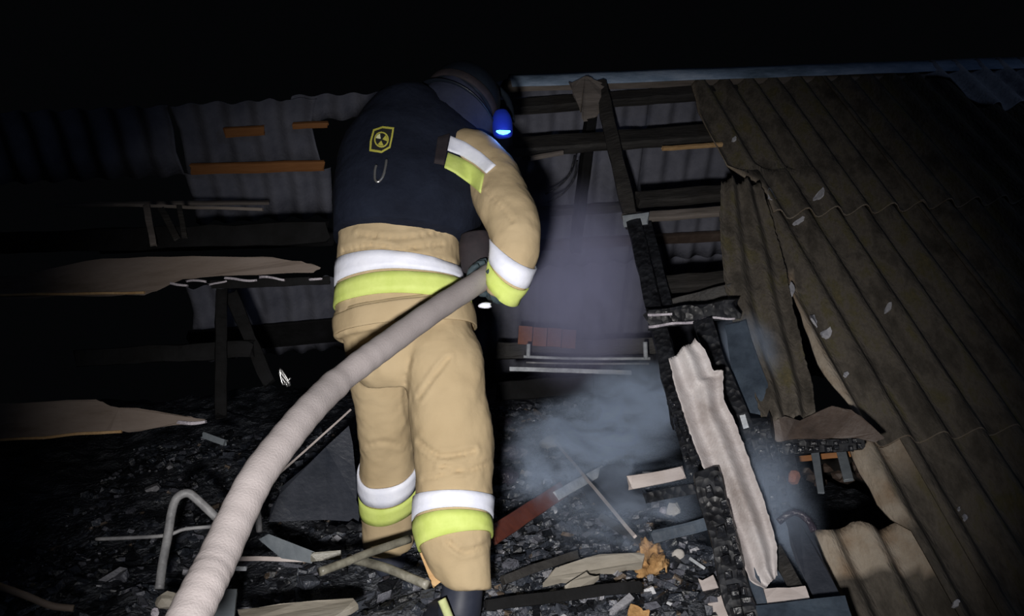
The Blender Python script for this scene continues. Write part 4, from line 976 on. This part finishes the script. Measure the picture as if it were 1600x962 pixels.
# things sewn and clipped on: cast onto the cloth along the view, then given thickness
SKIN = bvh_of([person, vest])
def onto(px, py, lift=.004, bv=None):
    d_ = (P(px, py, 1) - ORG).normalized(); hit, nn, idx, dist = (bv or SKIN).ray_cast(ORG, d_, 6)
    return (hit if hit is not None else P(px, py, 2.6)) - d_ * lift
def patch(name, top, bot, m, parent, lift=.005, thick=.004, nu=14, nv=5, **kw):
    tp = [Vector(p_) for p_ in top]; bt = [Vector(p_) for p_ in bot]
    def al(e, t):
        L = [0]
        for a, b in zip(e, e[1:]): L.append(L[-1] + (b - a).length)
        for a, b, l0, l1 in zip(e, e[1:], L, L[1:]):
            if t * L[-1] <= l1 + 1e-6: return a.lerp(b, (t * L[-1] - l0) / max(1e-6, l1 - l0))
        return e[-1]
    V = []
    for s in (0, 1):
        for j in range(nv + 1):
            for i in range(nu + 1):
                q = al(tp, i / nu).lerp(al(bt, i / nu), j / nv); V.append(onto(q.x, q.y, lift - s * thick))
    W = nu + 1; S0 = W * (nv + 1); Fc = []
    for j in range(nv):
        for i in range(nu):
            q = j * W + i; Fc.append((q, q + 1, q + 1 + W, q + W)); Fc.append((q + S0, q + W + S0, q + 1 + W + S0, q + 1 + S0))
    for i in range(nu):
        Fc.append((i, i + S0, i + 1 + S0, i + 1)); q = nv * W + i; Fc.append((q, q + 1, q + 1 + S0, q + S0))
    for j in range(nv):
        q = j * W; Fc.append((q, q + W, q + W + S0, q + S0)); q = j * W + nu; Fc.append((q, q + S0, q + W + S0, q + W))
    return mk(name, V, Fc, m, parent, True, **kw)
o = patch('reflective_band', [(704, 212), (728, 222), (752, 238), (775, 258)], [(699, 235), (720, 243), (742, 256), (760, 271)], M['white'], person, label='silver-white tape over the shoulder blade')
o = patch('reflective_band', [(700, 238), (720, 246), (742, 259), (757, 272)], [(694, 262), (710, 270), (732, 286), (751, 302)], M['yellow'], person, label='yellow tape over the shoulder blade')
patch('shoulder_strap', [(684, 214), (703, 208)], [(678, 255), (694, 258)], M['strap'], person, lift=.010, nu=6, label='dark strap end at the right armhole')
def decal(name, pts, m, parent, lift, thick=.003, **kw):
    ctr = Vector((sum(p_[0] for p_ in pts) / len(pts), sum(p_[1] for p_ in pts) / len(pts)))
    n = len(pts); V = [onto(*p_, lift) for p_ in pts] + [onto(*p_, lift - thick) for p_ in pts]
    c0, c1 = onto(ctr.x, ctr.y, lift), onto(ctr.x, ctr.y, lift - thick); V += [c0, c1]; Fc = []
    for i in range(n):
        j = (i + 1) % n; Fc += [(i, j, 2 * n), (j + n, i + n, 2 * n + 1), (i, i + n, j + n, j)]
    return mk(name, V, Fc, m, parent, **kw)
shield = [(583, 202), (598, 197), (616, 199), (614, 212), (610, 231), (596, 239), (577, 236), (578, 220)]
bdg = decal('badge', shield, M['badge'], person, .008, label='shield badge with a yellow border and round emblem')
def ring_decal(name, pts, k, m, parent, lift, **kw):
    c = Vector((sum(p_[0] for p_ in pts) / len(pts), sum(p_[1] for p_ in pts) / len(pts)))
    inn = [tuple(c + (Vector(p_) - c) * k) for p_ in pts]; n = len(pts)
    V = [onto(*p_, lift) for p_ in pts] + [onto(*p_, lift) for p_ in inn] + [onto(*p_, lift - .004) for p_ in pts] + [onto(*p_, lift - .004) for p_ in inn]; Fc = []
    for i in range(n):
        j = (i + 1) % n; Fc += [(i, j, j + n, i + n), (i, i + 2 * n, j + 2 * n, j), (i + n, j + n, j + 3 * n, i + 3 * n)]
    return mk(name, V, Fc, m, parent, **kw)
ring_decal('border', shield, .84, M['badgey'], bdg, .011)
cc = Vector((596, 218))
circ = [tuple(cc + Vector((11.5 * math.cos(a), 12.5 * math.sin(a)))) for a in [2 * math.pi * k / 20 for k in range(20)]]
ring_decal('emblem_ring', circ, .82, M['badgey'], bdg, .011)
for a0, mm in ((200, 'badgep'), (320, 'badgey'), (75, 'badgey')):
    w_ = [tuple(cc + Vector((1.5 * math.cos(math.radians(a0 + 25)), 1.5 * math.sin(math.radians(a0 + 25)))))] + [tuple(cc + Vector((9 * math.cos(math.radians(a)), 9.5 * math.sin(math.radians(a))))) for a in range(a0 - 5, a0 + 60, 12)]
    decal('emblem', w_, M[mm], bdg, .011)
cpts = [onto(x, y, .016) for x, y in ((604, 249), (602, 262), (598, 276), (591, 284), (586, 280), (586, 266), (588, 258))]
V, Fc = tube_g(smooth_path(cpts, 4), .0042, 8); mk('carabiner', V, Fc, M['steel'], person, True, label='small steel carabiner clipped on the vest')

# boots
def boot(top, heel, toe, r, lab=None):
    a, h_, t_ = P(*top), P(*heel), P(*toe)
    V1, F1 = tube_g(smooth_path([a, a.lerp(h_, .5), h_ + UPW * .04], 4), [r, r * .98, r * .95, r * .95, r * .95, r * .98, r, r, r * .92], 18)
    V2, F2 = tube_g(smooth_path([h_ + UPW * .03 - (t_ - h_) * .12, h_ + UPW * .035, h_.lerp(t_, .5) + UPW * .045, t_ + UPW * .03, t_ + (t_ - h_) * .1 + UPW * .022], 3), [r * .5, r * .75, r * .85, r * .9, r * .9, r * .88, r * .86, r * .84, r * .82, r * .8, r * .7, r * .55, r * .35], 18)
    V, Fc = join([(V1, F1), (V2, F2)])
    b_ = mk('boot', V, Fc, M['boot'], person, True)
    d_ = (t_ - h_); s = d_.cross(UPW).normalized() * r * .8
    V, Fc = slab_g([h_ - d_ * .2 + s * .7, h_ + d_ * .3 + s * .8, h_ + d_ * .8 + s, t_ + d_ * .15 + s * .6, t_ + d_ * .15 - s * .6, h_ + d_ * .8 - s, h_ + d_ * .3 - s * .8, h_ - d_ * .2 - s * .7], UPW, .025, 0, 1)
    V = [v - UPW * .01 for v in V]
    mk('sole', V, Fc, M['strap'], b_)
    return b_
bR = boot((728, 862, 2.47), (716, 988, 2.45), (672, 985, 2.72), .066)
V, Fc = tube_g(smooth_path([P(690, 936, 2.34), P(696, 950, 2.335), P(702, 965, 2.335), P(708, 978, 2.34)], 3), .013, 8)
mk('boot_stripe', V, Fc, M['palestripe'], bR, True, label='pale green stripe on the boot')
bL = boot((608, 830, 2.96), (610, 898, 2.97), (590, 892, 3.2), .060)

# hose, running from the lower left up to the right hand
hp = smooth_path([(270, 1040, 1.20), (291, 975, 1.27), (318, 918, 1.34), (337, 880, 1.40), (368, 812, 1.50), (402, 745, 1.60), (444, 688, 1.71), (484, 640, 1.83), (524, 600, 1.96), (565, 567, 2.05), (606, 537, 2.14), (680, 484, 2.31), (744, 443, 2.48), (768, 425, 2.58), (784, 408, 2.72), (796, 392, 2.88)], 8)
hr = [.0345 + .0016 * math.exp(-((q.x - 522) / 9) ** 2) - .0022 * math.exp(-((q.x - 540) / 10) ** 2) + .0006 * math.sin(i * 1.7) for i, q in enumerate(hp)]
hpath = [P(*q) for q in hp]
V, Fc = tube_g(hpath, hr, 28)
hose = mk('fire_hose', V, Fc, M['hose'], smooth=True, label='thick pale woven fire hose curving up to the right hand of the firefighter', cat='hose')
V, Fc = tube_g([hpath[-1], hpath[-1] + (hpath[-1] - hpath[-4]).normalized() * .06, hpath[-1] + (hpath[-1] - hpath[-4]).normalized() * .28], [.042, .042, .02], 20)
mk('nozzle', V, Fc, M['steel'], hose, True)

# gloved hands closed on the hose
def glove(name, ctr, hdir, palm, wrist, r=.036):
    """five separate fingers curl round the hose (axis hdir) from the palm side"""
    h_ = hdir.normalized(); p_ = (palm - h_ * palm.dot(h_)).normalized(); q_ = h_.cross(p_)
    pc = ctr + p_ * (r + .016)
    V1, F1 = tube_g(smooth_path([wrist, wrist.lerp(pc, .5), pc - h_ * .0, pc + (pc - wrist).normalized() * .03], 4), [.036, .036, .035, .034, .036, .039, .041, .042, .042, .041, .039, .034, .022], 16)
    ps = [(V1, F1)]
    for k, (off, L, rr) in enumerate(((-.036, 3.2, .0105), (-.012, 3.5, .011), (.012, 3.4, .011), (.035, 2.9, .0095))):
        path = []
        for i in range(9):
            a = .35 + L * i / 8 * .95
            path.append(ctr + h_ * (off + .006 * i / 8) + (p_ * math.cos(a) + q_ * math.sin(a)) * (r + .011 - .001 * (i > 6)))
        ps.append(tube_g(path, [rr * 1.1, rr * 1.15, rr * 1.02, rr, rr * 1.08, rr, rr * .95, rr * .9, rr * .6], 10))
    path = [ctr + h_ * (-.045 - .004 * i) + (p_ * math.cos(-.3 - .33 * i) + q_ * math.sin(-.3 - .33 * i)) * (r + .012) for i in range(6)]
    ps.append(tube_g(path, [.014, .0145, .0135, .0125, .0115, .007], 10))
    V, Fc = join(ps); return mk(name, V, Fc, M['glove'], person, True)
i0 = min(range(len(hpath)), key=lambda i: (Vector(hp[i][:2]) - Vector((762, 430))).length)
hd = hpath[i0 + 2] - hpath[i0 - 2]
gR = glove('glove', hpath[i0], hd, ROT @ Vector((.45, -1, .25)), P(783, 458, 2.51))
V, Fc = lump_g(P(758, 477, 2.43), .013, 71, .35, (1.5, .6, .8)); mk('glove_tape', V, Fc, M['white'], gR, True, label='white reflective patch on the glove')
i1 = len(hpath) - 4
glove('glove', hpath[i1], hpath[-1] - hpath[-7], ROT @ Vector((-1, -.3, -.2)), P(746, 400, 3.0))

# ------------------------------------------------------------------ smoke
def smoke(name, ctr, radii, dens, col, lab, seed=0, scale=2.2, lo=.42, hi=.70, fall=1.0):
    bm = bmesh.new(); bmesh.ops.create_icosphere(bm, subdivisions=3, radius=1)
    me_ = bpy.data.meshes.new(name); bm.to_mesh(me_); bm.free()
    o = bpy.data.objects.new(name, me_); o.location = ctr; o.scale = radii; COL.objects.link(o)
    m = bpy.data.materials.new(name); m.use_nodes = True; nt = m.node_tree; N = nt.nodes; L = nt.links
    N.remove(N['Principled BSDF']); vs = N.new('ShaderNodeVolumePrincipled')
    vs.inputs['Color'].default_value = col; vs.inputs['Anisotropy'].default_value = -0.25
    tc = N.new('ShaderNodeTexCoord'); ln = N.new('ShaderNodeVectorMath'); ln.operation = 'LENGTH'; L.new(tc.outputs['Object'], ln.inputs[0])
    mr = N.new('ShaderNodeMapRange'); mr.interpolation_type = 'SMOOTHSTEP'
    mr.inputs['From Min'].default_value = 1.0; mr.inputs['From Max'].default_value = 1.0 - fall; L.new(ln.outputs['Value'], mr.inputs['Value'])
    ad = N.new('ShaderNodeVectorMath'); ad.operation = 'ADD'; ad.inputs[1].default_value = (seed * 3.1, seed * 1.7, seed); L.new(tc.outputs['Object'], ad.inputs[0])
    nz_ = N.new('ShaderNodeTexNoise'); nz_.inputs['Scale'].default_value = scale; nz_.inputs['Detail'].default_value = 4; nz_.inputs['Distortion'].default_value = .6; L.new(ad.outputs[0], nz_.inputs['Vector'])
    m2 = N.new('ShaderNodeMapRange'); m2.interpolation_type = 'SMOOTHSTEP'; m2.inputs['From Min'].default_value = lo; m2.inputs['From Max'].default_value = hi; L.new(nz_.outputs['Fac'], m2.inputs['Value'])
    mu = N.new('ShaderNodeMath'); mu.operation = 'MULTIPLY'; L.new(mr.outputs['Result'], mu.inputs[0]); L.new(m2.outputs['Result'], mu.inputs[1])
    m3 = N.new('ShaderNodeMath'); m3.operation = 'MULTIPLY'; m3.inputs[1].default_value = dens; L.new(mu.outputs[0], m3.inputs[0]); L.new(m3.outputs[0], vs.inputs['Density'])
    L.new(vs.outputs['Volume'], N['Material Output'].inputs['Volume'])
    me_.materials.append(m); WLOC[o] = Vector(ctr)
    return tagit(o, lab, 'smoke', None, 'stuff')
BLUE = (.62, .76, 1.0, 1)
smoke('smoke', P(925, 684, 3.70), (.46, .42, .25), 17.0, BLUE, 'dense bluish smoke rising from the heap right of the legs', 1)
smoke('smoke', P(990, 628, 3.85), (.32, .42, .22), 17.0, BLUE, 'bluish smoke bank in front of the charred logs', 2, lo=.34)
smoke('smoke', P(858, 735, 3.30), (.22, .26, .22), 8.0, BLUE, 'smoke plume curling behind the red-brown board', 6, 2.0, lo=.38)
smoke('smoke', P(905, 450, 4.20), (.45, .38, .62), 4.5, (.66, .68, 1.0, 1), 'thin violet haze hanging in the roof opening', 3, 1.6, lo=.2, hi=.6)
smoke('smoke', P(985, 800, 2.95), (.38, .25, .24), 4.0, BLUE, 'thin wisps over the ash below the beige plank', 4, 2.6)
smoke('smoke', P(1165, 570, 3.35), (.16, .25, .25), 9.0, BLUE, 'small smoke puff in the gap behind the pale broken sheet', 5, 1.8, lo=.25)
smoke('smoke', P(1190, 800, 2.75), (.22, .25, .34), 5.0, BLUE, 'faint bluish haze around the charred posts under the roof edge', 7, 1.8, lo=.25)
